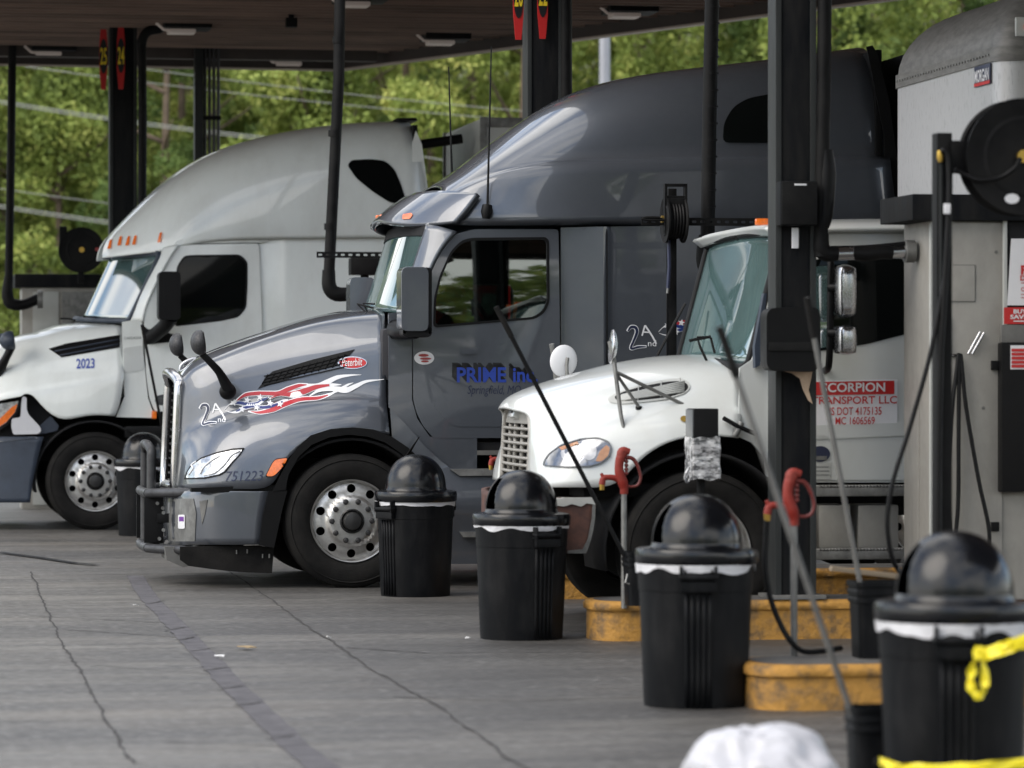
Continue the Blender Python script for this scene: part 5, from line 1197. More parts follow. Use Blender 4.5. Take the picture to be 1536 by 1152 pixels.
for x in (958, 992, 1020): add_tube(bm, [hb(x, 586 - (x - 960) * .17 - 9, .013), hb(x - 1, 586 - (x - 960) * .17 + 14, .013)], .004, 5)
from_bm('vent_slat', bm, 'trailer_white', hv)
o = decal('side_marker', [disc2d(1026, 628, 5.5, 4.5)], hb, 'brass', hood, .012)
# bumper
bcx = [762, 775, 800, 825, 850, 890]; by = [0, -.62, -.95, -1.1, -1.16, -1.17]
bro = lambda y, last: [fr.L(x if i < 5 else last, y, d) for i, (x, d) in enumerate(zip(bcx, by))]
bmp = grid('bumper', [list(r) for r in zip(bro(746, 893), bro(775, 893), bro(805, 888), bro(830, 879))][::-1], 'rust', T, True, 2, .04)
bb = body_proj(fr, bmp)
sheet('bumper_edge', [(833, 746), (893, 745), (893, 757), (880, 755), (872, 760), (858, 756), (846, 760), (833, 758)], bb, 'trailer_white', bmp, step=6, thick=.01, off=.012)
sheet('bumper_edge', [(889, 748), (894, 747), (893, 778), (888, 812), (879, 831), (851, 832), (852, 826), (874, 824), (882, 808), (888, 776)], bb, 'dull_metal', bmp, step=6, thick=.01, off=.010)
box('bumper_bracket', (fr.L(845, 738, 0).x + .2, 0, fr.L(845, 738, -1.1).z), (.5, 1.9, .08), 'dark_void', T)
# cab
pp = plane_proj(fr, -1.09, lambda x, z: .02 * ((z - 1.6) / .6) ** 2)
cb = sheet('cab_side', [(1110, 552), (1128, 540), (1142, 505), (1166, 400), (1180, 360), (1200, 342), (1400, 340), (1400, 724), (1152, 724), (1147, 685), (1128, 664), (1108, 655)], pp, P, T, step=10, thick=.03); pair(cb)
dr = sheet('door', rcorner([(1158, 520), (1176, 440), (1196, 375), (1210, 352), (1384, 350), (1384, 720), (1160, 720), (1154, 690), (1152, 560)], 6, 3), pp, P, T, step=12, thick=.02, off=.012, holes=[])
w1 = sheet('window', rcorner([(1186, 530), (1200, 440), (1214, 396), (1226, 388), (1372, 388), (1374, 497), (1300, 516), (1250, 524)], 7, 3), pp, 'black_glass', dr, step=12, thick=.01, off=.018)
d2 = mirror_copy(dr); mirror_copy(w1).parent = d2
sheet('quarter_glass', rcorner([(1222, 400), (1246, 398), (1246, 520), (1216, 524)], 3), pp, 'windscreen', dr, step=12, thick=.01, off=.024)
sheet('door_swage', [(1158, 640), (1384, 633), (1384, 652), (1160, 662)], pp, P, dr, step=12, thick=.012, off=.020)
sg = sheet('door_sign', [(1214, 571), (1345, 569), (1345, 638), (1214, 641)], pp, 'sign_white', dr, step=14, thick=.003, off=.018)
decal('sign_band', [poly2d([(1214, 573), (1340, 571), (1340, 591), (1214, 593)], 14)], pp, 'sign_red', sg, .023)
decal('sign_name', [text2d('SCORPION', 1231, 574.5, 1326, 588.5, 0, -.01, .02)], pp, 'sign_white', sg, .027)
decal('sign_lines', [text2d('TRANSPORT LLC', 1216, 595, 1344, 606.5, 0, -.01, .012), text2d('US DOT 4175135', 1238, 611, 1321, 623, 0, -.01, .008), text2d('MC 1606569', 1252, 625.5, 1311, 637, 0, -.01, .008)], pp, 'sign_red', sg, .024)
o = decal('round_sticker', [disc2d(1230, 681, 15, 12)], pp, 'decal_navy', dr, .018); decal('sticker_print', [poly2d([(1224, 684), (1240, 684), (1240, 690), (1224, 690)], 5)], pp, 'dull_metal', o, .022)
decal('paper_label', [poly2d([(1222, 694), (1246, 694), (1246, 719), (1222, 719)], 8)], pp, 'trailer_white', dr, .016)
decal('label_print', [poly2d([(1224, 700 + k * 6), (1244, 700 + k * 6), (1244, 701 + k * 6), (1224, 701 + k * 6)], 8) for k in range(3)], pp, 'emblem_grey', dr, .019)
ws = rows_of(fr, [([(1126, 545), (1176, 352)], -1.03), ([(1112, 551), (1166, 350)], -.93), ([(1084, 545), (1142, 350)], -.55), ([(1053, 537), (1113, 353)], 0)])
wsm = grid('windscreen', [[r[0].lerp(r[1], k / 3) for k in range(4)] for r in ws], 'windscreen', T, True, 2, .012)
bm = bmesh.new()
for sg_ in (1, -1):
    pth = [Vector((q.x, q.y * sg_, q.z)) for q in [ws[3][0], ws[2][0], ws[1][0], ws[0][0].lerp(ws[1][0], .2), ws[0][0].lerp(ws[0][1], .06), ws[0][0].lerp(ws[0][1], .5), ws[0][0].lerp(ws[0][1], .95), ws[0][1].lerp(ws[1][1], .3), ws[1][1], ws[2][1], ws[3][1]]]
    add_tube(bm, catmull([p + Vector((-.012, 0, 0)) for p in pth], 4), .026, 8)
from_bm('screen_seal', bm, 'black_plastic', wsm)
rt = rows_of(fr, [([(1166, 351), (1210, 346), (1300, 345), (1402, 345)], -1.10), ([(1152, 342), (1205, 336), (1300, 334), (1402, 334)], -1.02), ([(1132, 341), (1190, 332), (1290, 330), (1402, 330)], -.6), ([(1106, 345), (1160, 333), (1280, 330), (1400, 330)], 0)])
rows2 = [rt[0], rt[1], rt[2], rt[3]]; rf = grid('roof', rows2, P, T, True, 2, .02)
fr_lip = rows_of(fr, [([(1166, 353), (1152, 342)], -1.06), ([(1140, 352), (1132, 341)], -.6), ([(1110, 356), (1106, 345)], 0)]); grid('roof_brow', fr_lip, P, T, True, 2, .02)
for y in (-.5, -.92): q = fr.L(1142, 334, -.5); o = box('marker_lamp', (0, 0, 0), (.12, .05, .045), 'amber', T, .015); o.location = (q.x + .02, y, q.z + .005)
for y in (-.55,):
    tube('wiper', [fr.L(1060, 541, y), fr.L(1050, 520, y), fr.L(1046, 506, y), fr.L(1066, 505, y)], .009, 'black_plastic', T, 6); tube('wiper', [fr.L(1066, 505, y), fr.L(1034, 511, y)], .011, 'black_plastic', T, 6); tube('wiper', [fr.L(1072, 530, y), fr.L(1066, 506, y)], .008, 'black_plastic', T, 6)
tube('fender_antenna', [fr.L(986, 533, .7), fr.L(1028, 455, .7)], .010, 'black_plastic', T, 6)
sheet('vent_window_frame', [(1146, 440), (1150, 440), (1140, 548), (1133, 552), (1132, 520)], plane_proj(fr, -1.16), 'navy_plastic', T, thick=.06)
lt = bpy.data.objects.new('hood_latch', None); COL.objects.link(lt); lt.parent = T
tube('latch_strap', [fr.L(1085, 627, -1.17), fr.L(1104, 638, -1.2), fr.L(1135, 652, -1.18)], .028, 'black_plastic', lt, 8, flat=.5); tube('latch_hook', [fr.L(1112, 634, -1.19), fr.L(1106, 647, -1.2), fr.L(1103, 653, -1.19)], .02, 'dull_metal', lt, 8)
# mirrors
for (x0, y0, x1, y1, nm) in ((1250, 392, 1284, 482, 'side_mirror'), (1250, 485, 1284, 535, 'convex_mirror')):
    bm = bmesh.new(); bmesh.ops.create_uvsphere(bm, u_segments=32, v_segments=20, radius=1)
    a, b = fr.L(x0, y0, -1.35), fr.L(x1, y1, -1.35)
    for v in bm.verts:
        c = v.co; m_ = max(abs(c.x), abs(c.y) * .8, abs(c.z)); k = (c.length / m_ - 1) * .62 + 1; v.co = c * k
    o = from_bm(nm, bm, 'chrome', T, True, 80); o.scale = ((b.x - a.x) / 2 * .88, .09, (a.z - b.z) / 2 * .9); o.location = ((a.x + b.x) / 2, -1.35, (a.z + b.z) / 2)
tube('mirror_bracket', [fr.L(1240, 372, -1.12), fr.L(1246, 392, -1.28), fr.L(1246, 430, -1.3), fr.L(1244, 540, -1.28), fr.L(1238, 556, -1.1)], .022, 'black_plastic', T, 10, 4)
for yy in (432, 500): tube('mirror_clamp', [fr.L(1244, yy, -1.3), fr.L(1258, yy, -1.34)], .03, 'black_plastic', T, 8)
# hood mirrors on tripods
def hood_mirror(sy, disc_c, edge):
    g = bpy.data.objects.new('hood_mirror', None); COL.objects.link(g); g.parent = T
    fm = lambda q: Vector((q.x, abs(q.y) * sy, q.z))
    c = fr.L(919, 520 if sy < 0 else 540, -.98); c.y = .98 * sy; c.x += .06 if sy > 0 else 0
    bm = bmesh.new(); rr = .105; lathe_bm(bm, [(.0001, .028), (.05, .024), (.085, .012), (rr, 0), (rr + .004, -.006), (rr - .004, -.012), (.0001, -.016)], 36, 'x')
    o = from_bm('mirror_disc', bm, 'sign_white' if sy > 0 else 'chrome', g); o.location = c; o.rotation_euler = (0, R(5), R(-76 if sy > 0 else -4)); o.scale = (1, .92 if sy > 0 else 1, 1)
    if sy > 0: tube('mirror_clamp', [c + Vector((.02, -.03, .02)), c + Vector((.01, -.045, -.03)), c + Vector((.02, -.03, -.14))], .012, 'dull_metal', g, 8)
    tube('mirror_post', [fm(fr.L(915, 512, -1.0)), fm(fr.L(921, 540, -1.02)), fm(fr.L(931, 620, -1.06)), fm(fr.L(939, 659, -1.09))], [.018, .014, .013, .010], 'dull_metal', g, 8)
    tube('mirror_brace', [fm(fr.L(924, 560, -1.03)), fm(fr.L(958, 610, -.98))], .011, 'dull_metal', g, 8); tube('mirror_brace', [fm(fr.L(924, 558, -1.03)), fm(fr.L(1036, 612, -1.0))], .011, 'dull_metal', g, 8)
    for px, py, y in ((939, 659, -1.10), (958, 612, -.97)): tube('foot', [fm(fr.L(px, py - 3, y)), fm(fr.L(px, py + 3, y))], .02, 'black_plastic', g, 8)
hood_mirror(-1, None, True); hood_mirror(1, None, False)
# underside, steps, wheels
arch_liner(T, 0, .60, -1.14, -.5); arch_liner(T, 0, .60, .5, 1.14); wheel(T, 0, -1.02); wheel(T, 0, 1.02, False, .5); chassis(T, fr.L(810, 700, 0).x, 7.2)
for py, z in ((738, .03), (833, 0)):
    a, b = fr.L(1222, py, -1.12), fr.L(1420, py, -1.12); t_ = box('step', ((a.x + b.x) / 2, -1.02, a.z), (b.x - a.x, .26, .055), 'dull_metal', T, .012)
    bm = bmesh.new()
    for k in range(40): add_box(bm, (a.x + (b.x - a.x) * (k + .5) / 40, -1.1, a.z + .034), (.012, .10, .016), 0, Matrix.Rotation(R(25), 3, 'Z'))
    from_bm('step_tread', bm, 'dull_metal', t_)
for x0, x1 in ((1225, 1273), (1284, 1345)):
    a, b = fr.L(x0, 757, -1.0), fr.L(x1, 822, -1.0); box('battery_panel', ((a.x + b.x) / 2, -.9, (a.z + b.z) / 2), (b.x - a.x, .3, a.z - b.z), 'steel_panel', T, .02)
for y in (-.95, .95): wheel(T, 5.1, y, y < 0)
# cargo box with a rounded nose
bx = fr.L(1497, 200, -1.2).x; zb = .98; zs = fr.L(1497, 76, -1.2).z; bw = 1.22; Lb = 6.4
ring = rcorner([(bx, -bw), (bx + Lb, -bw), (bx + Lb, bw), (bx, bw)], .17, 6)
def extr(name, ring, z0, z1, m, par):
    bm = bmesh.new(); A = [bm.verts.new((x, y, z0)) for x, y in ring]; B = [bm.verts.new((x, y, z1)) for x, y in ring]
    for k in range(len(A)): bm.faces.new((A[k - 1], A[k], B[k], B[k - 1]))
    bm.faces.new(B); bm.faces.new(A[::-1]); return from_bm(name, bm, m, par, True, 40)
body = extr('cargo_box', ring, zb, zs, 'box_alu', T)
rr = [(x, y) for x, y in ring]; bm = bmesh.new(); lay = []
ncap = 9
for k in range(ncap + 1):
    a = k / ncap * math.pi / 2; ins = .62 * (1 - math.cos(a)); z = zs + .002 + .46 * math.sin(a)
    lay.append([bm.verts.new((bx + Lb / 2 + (x - bx - Lb / 2) * (1 - ins * .9 / (Lb / 2)), y * (1 - .30 * (1 - math.cos(a)) / bw), z)) for x, y in ring])
for A, B in zip(lay, lay[1:]):
    for k in range(len(A)): bm.faces.new((A[k - 1], A[k], B[k], B[k - 1]))
bm.faces.new(lay[-1]); cap = from_bm('nose_cap', bm, 'cap_grey', T, True, 60)
grow = lambda k: [(bx + Lb / 2 + (x - bx - Lb / 2) * (1 + k / (Lb / 2)), y * (1 + k / bw)) for x, y in ring]
extr('cap_trim', grow(.012), zs - .06, zs + .03, 'cap_grey', T)
bm = bmesh.new()
for k in range(34): add_box(bm, (bx - .014, -1.05 + k * 2.1 / 33, zs - .015), (.012, .014, .014))
for k in range(24): add_box(bm, (bx + .25 + k * .1, -bw - .014, zs - .015), (.016, .012, .016))
from_bm('rivet', bm, 'dull_metal', body, False)
sd = box('side_panel', (bx + .18 + 3.0, -bw - .006, (zb + zs - .1) / 2 + .02), (6.0, .02, zs - zb - .14), 'box_side', T, .004)
ml = box('marker_lamp', (bx + .22, -bw + .012, zs + .15), (.22, .03, .12), 'trailer_white', T, .01); box('marker_lens', (0, 0, 0), (.12, .04, .045), 'amber', ml, .018).location = (bx + .22, -bw - .005, zs + .15)
q = Vector((bx - .008, -.90, zs - .13)); pl = box('maker_plate', q, (.006, .34, .13), 'decal_navy', T, .002)
bm = bmesh.new(); v2, f2 = text2d('MORGAN', -.15, -.04, .15, .04, 0, 0, .015); A = [bm.verts.new((q.x - .006, q.y + x, q.z - z)) for x, z in v2]; A2 = [v for v in A]
for v in A: v.co.y = 2 * q.y - v.co.y + 0
for fc in f2: bm.faces.new([A[i] for i in fc])
from_bm('plate_lettering', bm, 'sign_white', pl, False)
bm = bmesh.new(); add_box(bm, (q.x - .004, q.y, q.z - .052), (.004, .33, .02)); from_bm('plate_band', bm, 'sign_red', pl, False)

# ------------------------------------------------------------------ fuel dispenser, hose reels, posts
fr = Fr(on_v(1397, HY, 21.2)[0], 21.2); zt = fr.L(1397, 331).z; zc = fr.L(1397, 292).z; Dd, Wd = .60, 1.25
T = thing('fuel_dispenser', 'tall beige steel fuel dispenser with black cap and red notices', 'fuel pump', fr.loc())
bd = box('cabinet', (Wd / 2, Dd / 2, (zt + .24) / 2), (Wd, Dd, zt - .24), 'steel_panel', T, .012)
box('corner_post', (.025, -.004, (zt + .24) / 2), (.075, .03, zt - .26), 'trailer_white', bd, .008)
x0, x1 = fr.L(1424, 500).x, fr.L(1502, 500).x
box('front_panel', ((x0 + x1) / 2, -.008, (zt + .30) / 2), (x1 - x0, .024, zt - .32), 'steel_panel', bd, .006); box('panel_edge', (x1 + .012, -.02, (zt + fr.L(1500, 515).z) / 2), (.022, .05, zt - fr.L(1500, 515).z), 'trailer_white', bd, .004)
def rect(name, x0, y0, x1, y1, y, m, par, th=.012, bev=.003):
    a, b = fr.L(x0, y0, y), fr.L(x1, y1, y); return box(name, ((a.x + b.x) / 2, y, (a.z + b.z) / 2), (abs(b.x - a.x), th, abs(a.z - b.z)), m, par, bev)
hp = rect('hatch', 1427, 398, 1462, 452, -.024, 'steel_panel', bd, .01); 
for a in ((1426, 397, 1463, 398), (1426, 452, 1463, 453), (1426, 397, 1427, 453), (1462, 397, 1463, 453)): rect('hatch_gap', *a, -.0225, 'dull_grey', bd, .006, 0)
for px, py in ((1424.5, 378), (1494, 378), (1444, 447), (1421, 612), (1475, 612)): q = fr.L(px, py, -.02); tube('screw', [(q.x, -.018, q.z), (q.x, -.026, q.z)], .010, 'dull_grey', bd, 8)
for a, b in (((1452, 531), (1470, 498)), ((1458, 531), (1476, 499))): tube('nozzle_hook', [fr.L(*a, -.04), fr.L(*b, -.04)], .008, 'chrome', bd, 8)
tube('hose_guard', [fr.L(1423, 475, -.03), fr.L(1424, 528, -.035), fr.L(1434, 533, -.03)], .010, 'chrome', bd, 8, 3)
cp = box('cap', (Wd / 2 - .03, Dd / 2 - .02, (zc + zt) / 2), (Wd + .22, Dd + .12, zc - zt), 'column_paint', T, .01)
rect('display_recess', 1506, 332, 1690, 516, -.012, 'dark_void', T, .03); n_ = rect('lower_console', 1499, 514, 1690, 737, -.05, 'black_plastic', T, .10, .015)
rect('shelf', 1500, 487, 1690, 514, -.03, 'dull_grey', T, .06)
sg = sheet('price_sign', [(1517, 358), (1690, 358), (1690, 458), (1511, 458)], plane_proj(fr, -.05), 'sign_white', T, step=30, thick=.004)
pj = plane_proj(fr, -.05)
decal('sign_lettering', [text2d('P', 1531, 398, 1541, 412, 0, 0, .04), text2d('D', 1530, 413, 1538, 421, 0, 0, .03), text2d('C', 1531, 431, 1536, 437, 0, 0, .02)] + [poly2d([(1531, y), (1560, y), (1560, y + 1), (1531, y + 1)]) for y in (424, 441, 446)], pj, 'sign_red', sg, .006)
sg = sheet('offer_sign', [(1506, 461), (1690, 461), (1690, 486), (1506, 486)], plane_proj(fr, -.062), 'sign_red', T, step=30, thick=.004)
decal('offer_lettering', [text2d('BUY', 1520, 464, 1540, 470.5, 0, 0, .03), text2d('SAVE', 1515, 472, 1541, 478.5, 0, 0, .03), poly2d([(1520, 481), (1548, 481), (1548, 482.5), (1520, 482.5)])], plane_proj(fr, -.062), 'sign_white', sg, .005)
sg = sheet('warning_notice', [(1516, 518), (1560, 518), (1560, 554), (1516, 554)], plane_proj(fr, -.104), 'sign_white', n_, step=30, thick=.004)
decal('notice_field', [poly2d([(1517, 523 + k * 6), (1559, 523 + k * 6), (1559, 527.5 + k * 6), (1517, 527.5 + k * 6)]) for k in range(5)], plane_proj(fr, -.104), 'sign_red', sg, .005)
for yy in (549, 791): rect('door_latch', 1487, yy - 8, 1498, yy + 6, -.03, 'black_plastic', bd, .03, .004)
rect('door_gap', 1502, 740, 1503.2, 900, -.006, 'dull_grey', bd, .014, 0)
q = fr.L(1350, 600, .3); sp = box('side_panel_plate', (-.004, .33, fr.L(1360, 722, .3).z), (.012, .16, 1.1), 'steel_panel', bd, .003)
tube('pipe_flange', [fr.L(1366, 377, .3) + Vector((.02, 0, 0)), fr.L(1362, 377, .3) + Vector((-.02, 0, 0))], .07, 'dull_metal', bd, 14)
o = tube('dispenser_hose', [fr.L(1438, 530, -.06), fr.L(1428, 620, -.08), fr.L(1424, 740, -.09), fr.L(1429, 820, -.10), fr.L(1437, 760, -.08), fr.L(1438, 640, -.08), fr.L(1440, 530, -.06), fr.L(1449, 610, -.08), fr.L(1468, 720, -.09), fr.L(1484, 800, -.10), fr.L(1478, 862, -.10)], .0125, 'black_plastic', None, 8, 6); place(o, fr); tag(o, 'thin black hose looped over a hook on the beige dispenser front', 'hose')
def reel(T, c, r, w, axis='y', front=-1):
    """two flanges, wound hose and brass hub, turning about local axis"""
    prof_f = [(.03, .012), (r * .40, .010), (r * .62, -.014), (r * .66, -.014), (r * .80, .004), (r * .96, .006), (r, -.002), (r, -.012), (r * .95, -.008), (.03, -.010)]
    for s_ in (-1, 1):
        o = lathe('reel_flange', [(a, h * -s_ + s_ * w / 2 * 1) for a, h in prof_f], 'black_paint', T, 56, axis); o.location = c
    bm = bmesh.new()
    for k in range(5): lathe_bm(bm, [(r * .74 + .014 * math.cos(a), (k - 2) * w / 5.5 + .014 * math.sin(a)) for a in [2 * math.pi * j / 10 for j in range(11)]], 48, axis)
    lathe_bm(bm, [(r * .72, -w / 2), (r * .72, w / 2)], 48, axis)
    o = from_bm('wound_hose', bm, 'black_plastic', T); o.location = c
    v = Vector((0, front, 0)) if axis == 'y' else Vector((front, 0, 0))
    tube('reel_hub', [Vector(c) + v * (w / 2 - .02), Vector(c) + v * (w / 2 + .035)], .032, 'brass', T, 14); tube('reel_boss', [Vector(c) + v * (w / 2 - .03), Vector(c) + v * (w / 2 + .012)], .055, 'black_plastic', T, 18)
fr = Fr(on_v(1413, HY, 17.35)[0], 17.35); zT = fr.L(1413, 200).z
T = thing('reel_post', 'slim black post carrying a brass fitting before the beige dispenser', 'post', fr.loc())
box('post', (0, 0, (zT + .215) / 2), (.078, .09, zT - .215), 'black_paint', T, .006); box('post_foot', (0, 0, .225), (.2, .2, .02), 'black_paint', T, .004)
box('side_channel', (-.022, -.05, (zT + .215) / 2 - .05), (.012, .016, zT - .4), 'grey_and_lit_paint', T, .002)
tube('brass_fitting', [fr.L(1410, 226, -.06), fr.L(1410, 236, -.06), fr.L(1411, 243, -.06)], [.014, .017, .012], 'brass', T, 10)
box('bracket', (.06, -.02, fr.L(1426, 236).z), (.10, .05, .16), 'black_paint', T, .006)
tube('air_hose', [fr.L(1412, 228, -.07), fr.L(1417, 226, -.075), fr.L(1423, 240, -.08), fr.L(1424, 300, -.08), fr.L(1418, 420, -.08), fr.L(1411, 540, -.08), fr.L(1408, 700, -.08), fr.L(1407, 800, -.08)], .016, 'black_plastic', T, 10, 5)
box('hose_tag', fr.L(1420.5, 313, -.105), (.034, .01, .05), 'sign_white', T, .004)
o = tube('air_hose', [fr.L(1416, 420, -.07), fr.L(1402, 500, -.08), fr.L(1388, 560, -.08), fr.L(1362, 650, -.08), fr.L(1340, 720, -.08), fr.L(1331, 780, -.08), fr.L(1338, 835, -.06), fr.L(1356, 866, -.02), fr.L(1390, 900, .05)], .012, 'black_plastic', None, 8, 6); place(o, fr); tag(o, 'thin black hose bowing left from the slim reel post across the dispenser edge', 'hose')
f2 = Fr(on_v(1527, HY, 17.3)[0], 17.3); T = thing('hose_reel', 'large black hose reel with brass hub and white oval sticker', 'hose reel', f2.loc())
c = f2.L(1527, 236); reel(T, c, .285, .13)
box('reel_arm', (f2.L(1445, 236).x + .05, .04, c.z), (.34, .04, .13), 'black_paint', T, .01); box('reel_frame', (c.x, .11, c.z), (.5, .03, .12), 'black_paint', T, .01)
o = decal('reel_sticker', [disc2d(1518, 298, 11, 7.5)], plane_proj(f2, -.082), 'sign_white', T, .0)
tube('reel_hose', [f2.L(1530, 238, -.1), f2.L(1522, 252, -.12), f2.L(1500, 266, -.11), f2.L(1470, 270, -.10), f2.L(1448, 262, -.08), f2.L(1432, 254, -.08)], .012, 'black_plastic', T, 8, 5)
f3 = Fr(on_v(1007, HY, 25.8)[0], 25.8); zT = f3.L(1007, 278).z
T = thing('reel_post', 'slim black post with an edge-on hose reel beside the grey truck sleeper', 'post', f3.loc())
box('post', (0, 0, (zT + .1) / 2), (.062, .08, zT - .15), 'black_paint', T, .005); box('channel_edge', (-.035, -.03, (zT - .3) / 2 + .2), (.014, .02, zT - .7), 'black_plastic', T, .003)
a, b = f3.L(995, 276, -.12), f3.L(1028, 300, -.12); cx_ = (a.x + b.x) / 2
bm = bmesh.new()
for px in (997, 1027): q0, q1 = f3.L(px, 276, -.12), f3.L(px, 350, -.12); add_box(bm, (q0.x, -.14, (q0.z + q1.z) / 2), (.02, .06, q0.z - q1.z), .004)
add_box(bm, (cx_, -.14, f3.L(1010, 278, -.12).z), (b.x - a.x, .06, .02), .004); add_box(bm, (cx_, -.14, f3.L(1010, 296, -.12).z), (b.x - a.x, .05, .02), .004); from_bm('reel_frame', bm, 'black_paint', T, True, 40)
reel(T, (cx_, -.12, f3.L(1010, 330, -.12).z), .165, .12, 'x')
box('reel_shroud', (cx_, -.12, f3.L(1010, 326, -.12).z), (.135, .15, .27), 'black_paint', T, .012)
tube('reel_handle', [f3.L(997, 330, -.2), f3.L(975, 330, -.2), f3.L(963, 328, -.2), f3.L(972, 326, -.2), f3.L(990, 326.5, -.2)], .009, 'black_paint', T, 8, 3)
tube('hose_end', [f3.L(1003, 360, -.09), f3.L(1004, 400, -.09), f3.L(1002, 432, -.09)], .014, 'decal_navy', T, 8); tube('hose_tip', [f3.L(1002, 432, -.09), f3.L(1001, 440, -.09)], .010, 'dull_metal', T, 8)
f4 = Fr(on_v(30, HY, 43.5)[0], 43.5); z0, z1 = f4.L(30, 411).z, f4.L(30, 431).z
T = thing('fuel_dispenser', 'distant beige fuel dispenser with black cap at the left edge', 'fuel pump', f4.loc())
box('cabinet', (.62, .3, z1 / 2), (1.2, .6, z1), 'steel_panel', T, .015); box('cap', (.62, .3, (z0 + z1) / 2), (1.36, .72, z0 - z1), 'column_paint', T, .01)
box('side_door', (.30, -.012, z1 / 2), (.30, .02, z1 - .1), 'trailer_white', T, .006); box('face_panel', (.80, -.012, z1 / 2), (.62, .02, z1 - .1), 'dull_metal', T, .006)
f5 = Fr(on_v(122, HY, 43.2)[0], 43.2); T = thing('hose_reel', 'distant black hose reel above the left dispenser before the wood', 'hose reel', f5.loc()); reel(T, f5.L(122, 375), .265, .14)
box('reel_arm', f5.L(95, 352) + Vector((.0, .06, 0)), (.09, .05, .2), 'black_paint', T, .01); zz = f5.L(122, 375).z; box('reel_stand', (0, .12, (zz + f5.L(122, 411).z) / 2), (.07, .05, .5), 'black_paint', T, .008)
o = decal('reel_sticker', [disc2d(146, 374, 3.5, 3)], plane_proj(f5, -.09), 'sign_faded', T, .0)
# wrapped card reader on a post
f6 = Fr(on_v(1056, HY, 21.45)[0], 21.45); T = thing('card_reader', 'black card reader box on a thin post, lower half wrapped in clear plastic', 'card reader', f6.loc())
a, b = f6.L(1041, 613, -.1), f6.L(1078, 717, -.1); zz = (a.z + b.z) / 2
rb_ = box('reader_body', ((a.x + b.x) / 2, 0, zz), (b.x - a.x, .2, a.z - b.z), 'black_plastic', T, .008); box('reader_edge', (a.x - .004, 0, zz), (.008, .19, a.z - b.z - .01), 'emblem_grey', T, .003)
tube('reader_post', [((a.x + b.x) / 2 - .01, 0, .235), ((a.x + b.x) / 2 - .01, 0, b.z + .02)], .026, 'black_paint', T, 12)
bm = bmesh.new(); zl, zh = b.z - .012, f6.L(1060, 656, -.1).z; W_, D_ = b.x - a.x + .016, .216; seg = 44; lay = []
per = [(-W_ / 2, -D_ / 2), (W_ / 2, -D_ / 2), (W_ / 2, D_ / 2), (-W_ / 2, D_ / 2)]; ring = []
for i in range(4):
    p0, p1 = per[i], per[(i + 1) % 4]; ring += [(p0[0] + (p1[0] - p0[0]) * k / 11, p0[1] + (p1[1] - p0[1]) * k / 11) for k in range(11)]
for j in range(14):
    z = zl + (zh - zl) * j / 13; lay.append([])
    for i, (x, y) in enumerate(ring):
        n_ = noise.noise((x * 22, y * 22 + 5, z * 14)) * .010 + noise.noise((x * 50, y * 50, z * 36)) * .004; dz = .02 * noise.noise((x * 14, y * 14, j)) if j in (0, 13) else 0
        r_ = math.hypot(x, y); lay[-1].append(bm.verts.new(((a.x + b.x) / 2 + x * (1 + n_ / r_ + .03), y * (1 + n_ / r_ + .03), z + dz)))
for A, B in zip(lay, lay[1:]):
    for k in range(len(A)): bm.faces.new((A[k - 1], A[k], B[k], B[k - 1]))
from_bm('plastic_wrap', bm, 'wrap_plastic', rb_)
tube('loose_tail', [f6.L(1034, 700, -.1), f6.L(1027, 715, -.1), f6.L(1031, 724, -.1), f6.L(1036, 716, -.1)], .008, 'wrap_plastic', rb_, 6, 3)

# ------------------------------------------------------------------ hydrants, buckets, squeegees
h0 = Fr(on_v(936, HY, 21.42)[0], 21.42)
def hy(px, py, y=0): return h0.L(px, py, y)
HYD = thing('yard_hydrant', 'dark red yard hydrant on a grey pipe before the white truck wheel', 'hydrant', h0.loc(), AL, 'red yard hydrants')
zc_ = hy(936, 739).z
tube('riser_pipe', [(0, 0, .20), (0, 0, zc_)], .0175, 'dull_metal', HYD, 12)
hb_ = tube('hydrant_head', [hy(936, 741), hy(936, 733), hy(934, 724), hy(930, 712), hy(928.5, 700), hy(931, 686), hy(937, 679)], [.024, .025, .032, .030, .026, .028, .022], 'red_paint', HYD, 14, 4)
tube('hydrant_cap', [hy(931, 690), hy(932, 679), hy(936, 676), hy(944, 678)], [.026, .028, .024, .020], 'red_paint', hb_, 12, 3)
tube('spout', [hy(931, 722), hy(922, 717), hy(912, 716), hy(905, 718), hy(903, 727)], [.022, .018, .017, .019, .020], 'red_paint', hb_, 12, 4); tube('spout_ear', [hy(904, 714), hy(901.5, 710)], [.012, .008], 'red_paint', hb_, 8)
tube('nozzle', [hy(903, 726), hy(903, 735)], [.018, .015], 'brass', hb_, 12); bm = bmesh.new()
for k in range(5): bmesh.ops.create_uvsphere(bm, u_segments=10, v_segments=8, radius=.013, matrix=Matrix.Translation(hy(939.5, 686 + k * 6)))
from_bm('linkage', bm, 'dark_red_paint', hb_)
tube('lever', [hy(941, 686), hy(949, 688), hy(955, 696), hy(959, 706), hy(961, 717), hy(957, 727), hy(949, 730), hy(940, 729)], [.016, .015, .014, .012, .012, .011, .011, .011], 'dark_red_paint', hb_, 10, 4, flat=.8)
def hyd_copy(px, py, V, zb, lab, rz=0):
    o = copy_tree(HYD); u, z = on_v(px, py, V); o.location = w2(u, V, z - zc_); o['label'] = lab; o.rotation_euler.z = AL + rz; return o
HB = hyd_copy(1191, 786, 17.42, .215, 'bright red yard hydrant on the nearest yellow island with a black hose')
hyd_copy(764, 708, 25.8, .2, 'red yard hydrant half hidden behind the grille of the white truck')
f7 = Fr(on_v(1150, HY, 17.42)[0], 17.42)
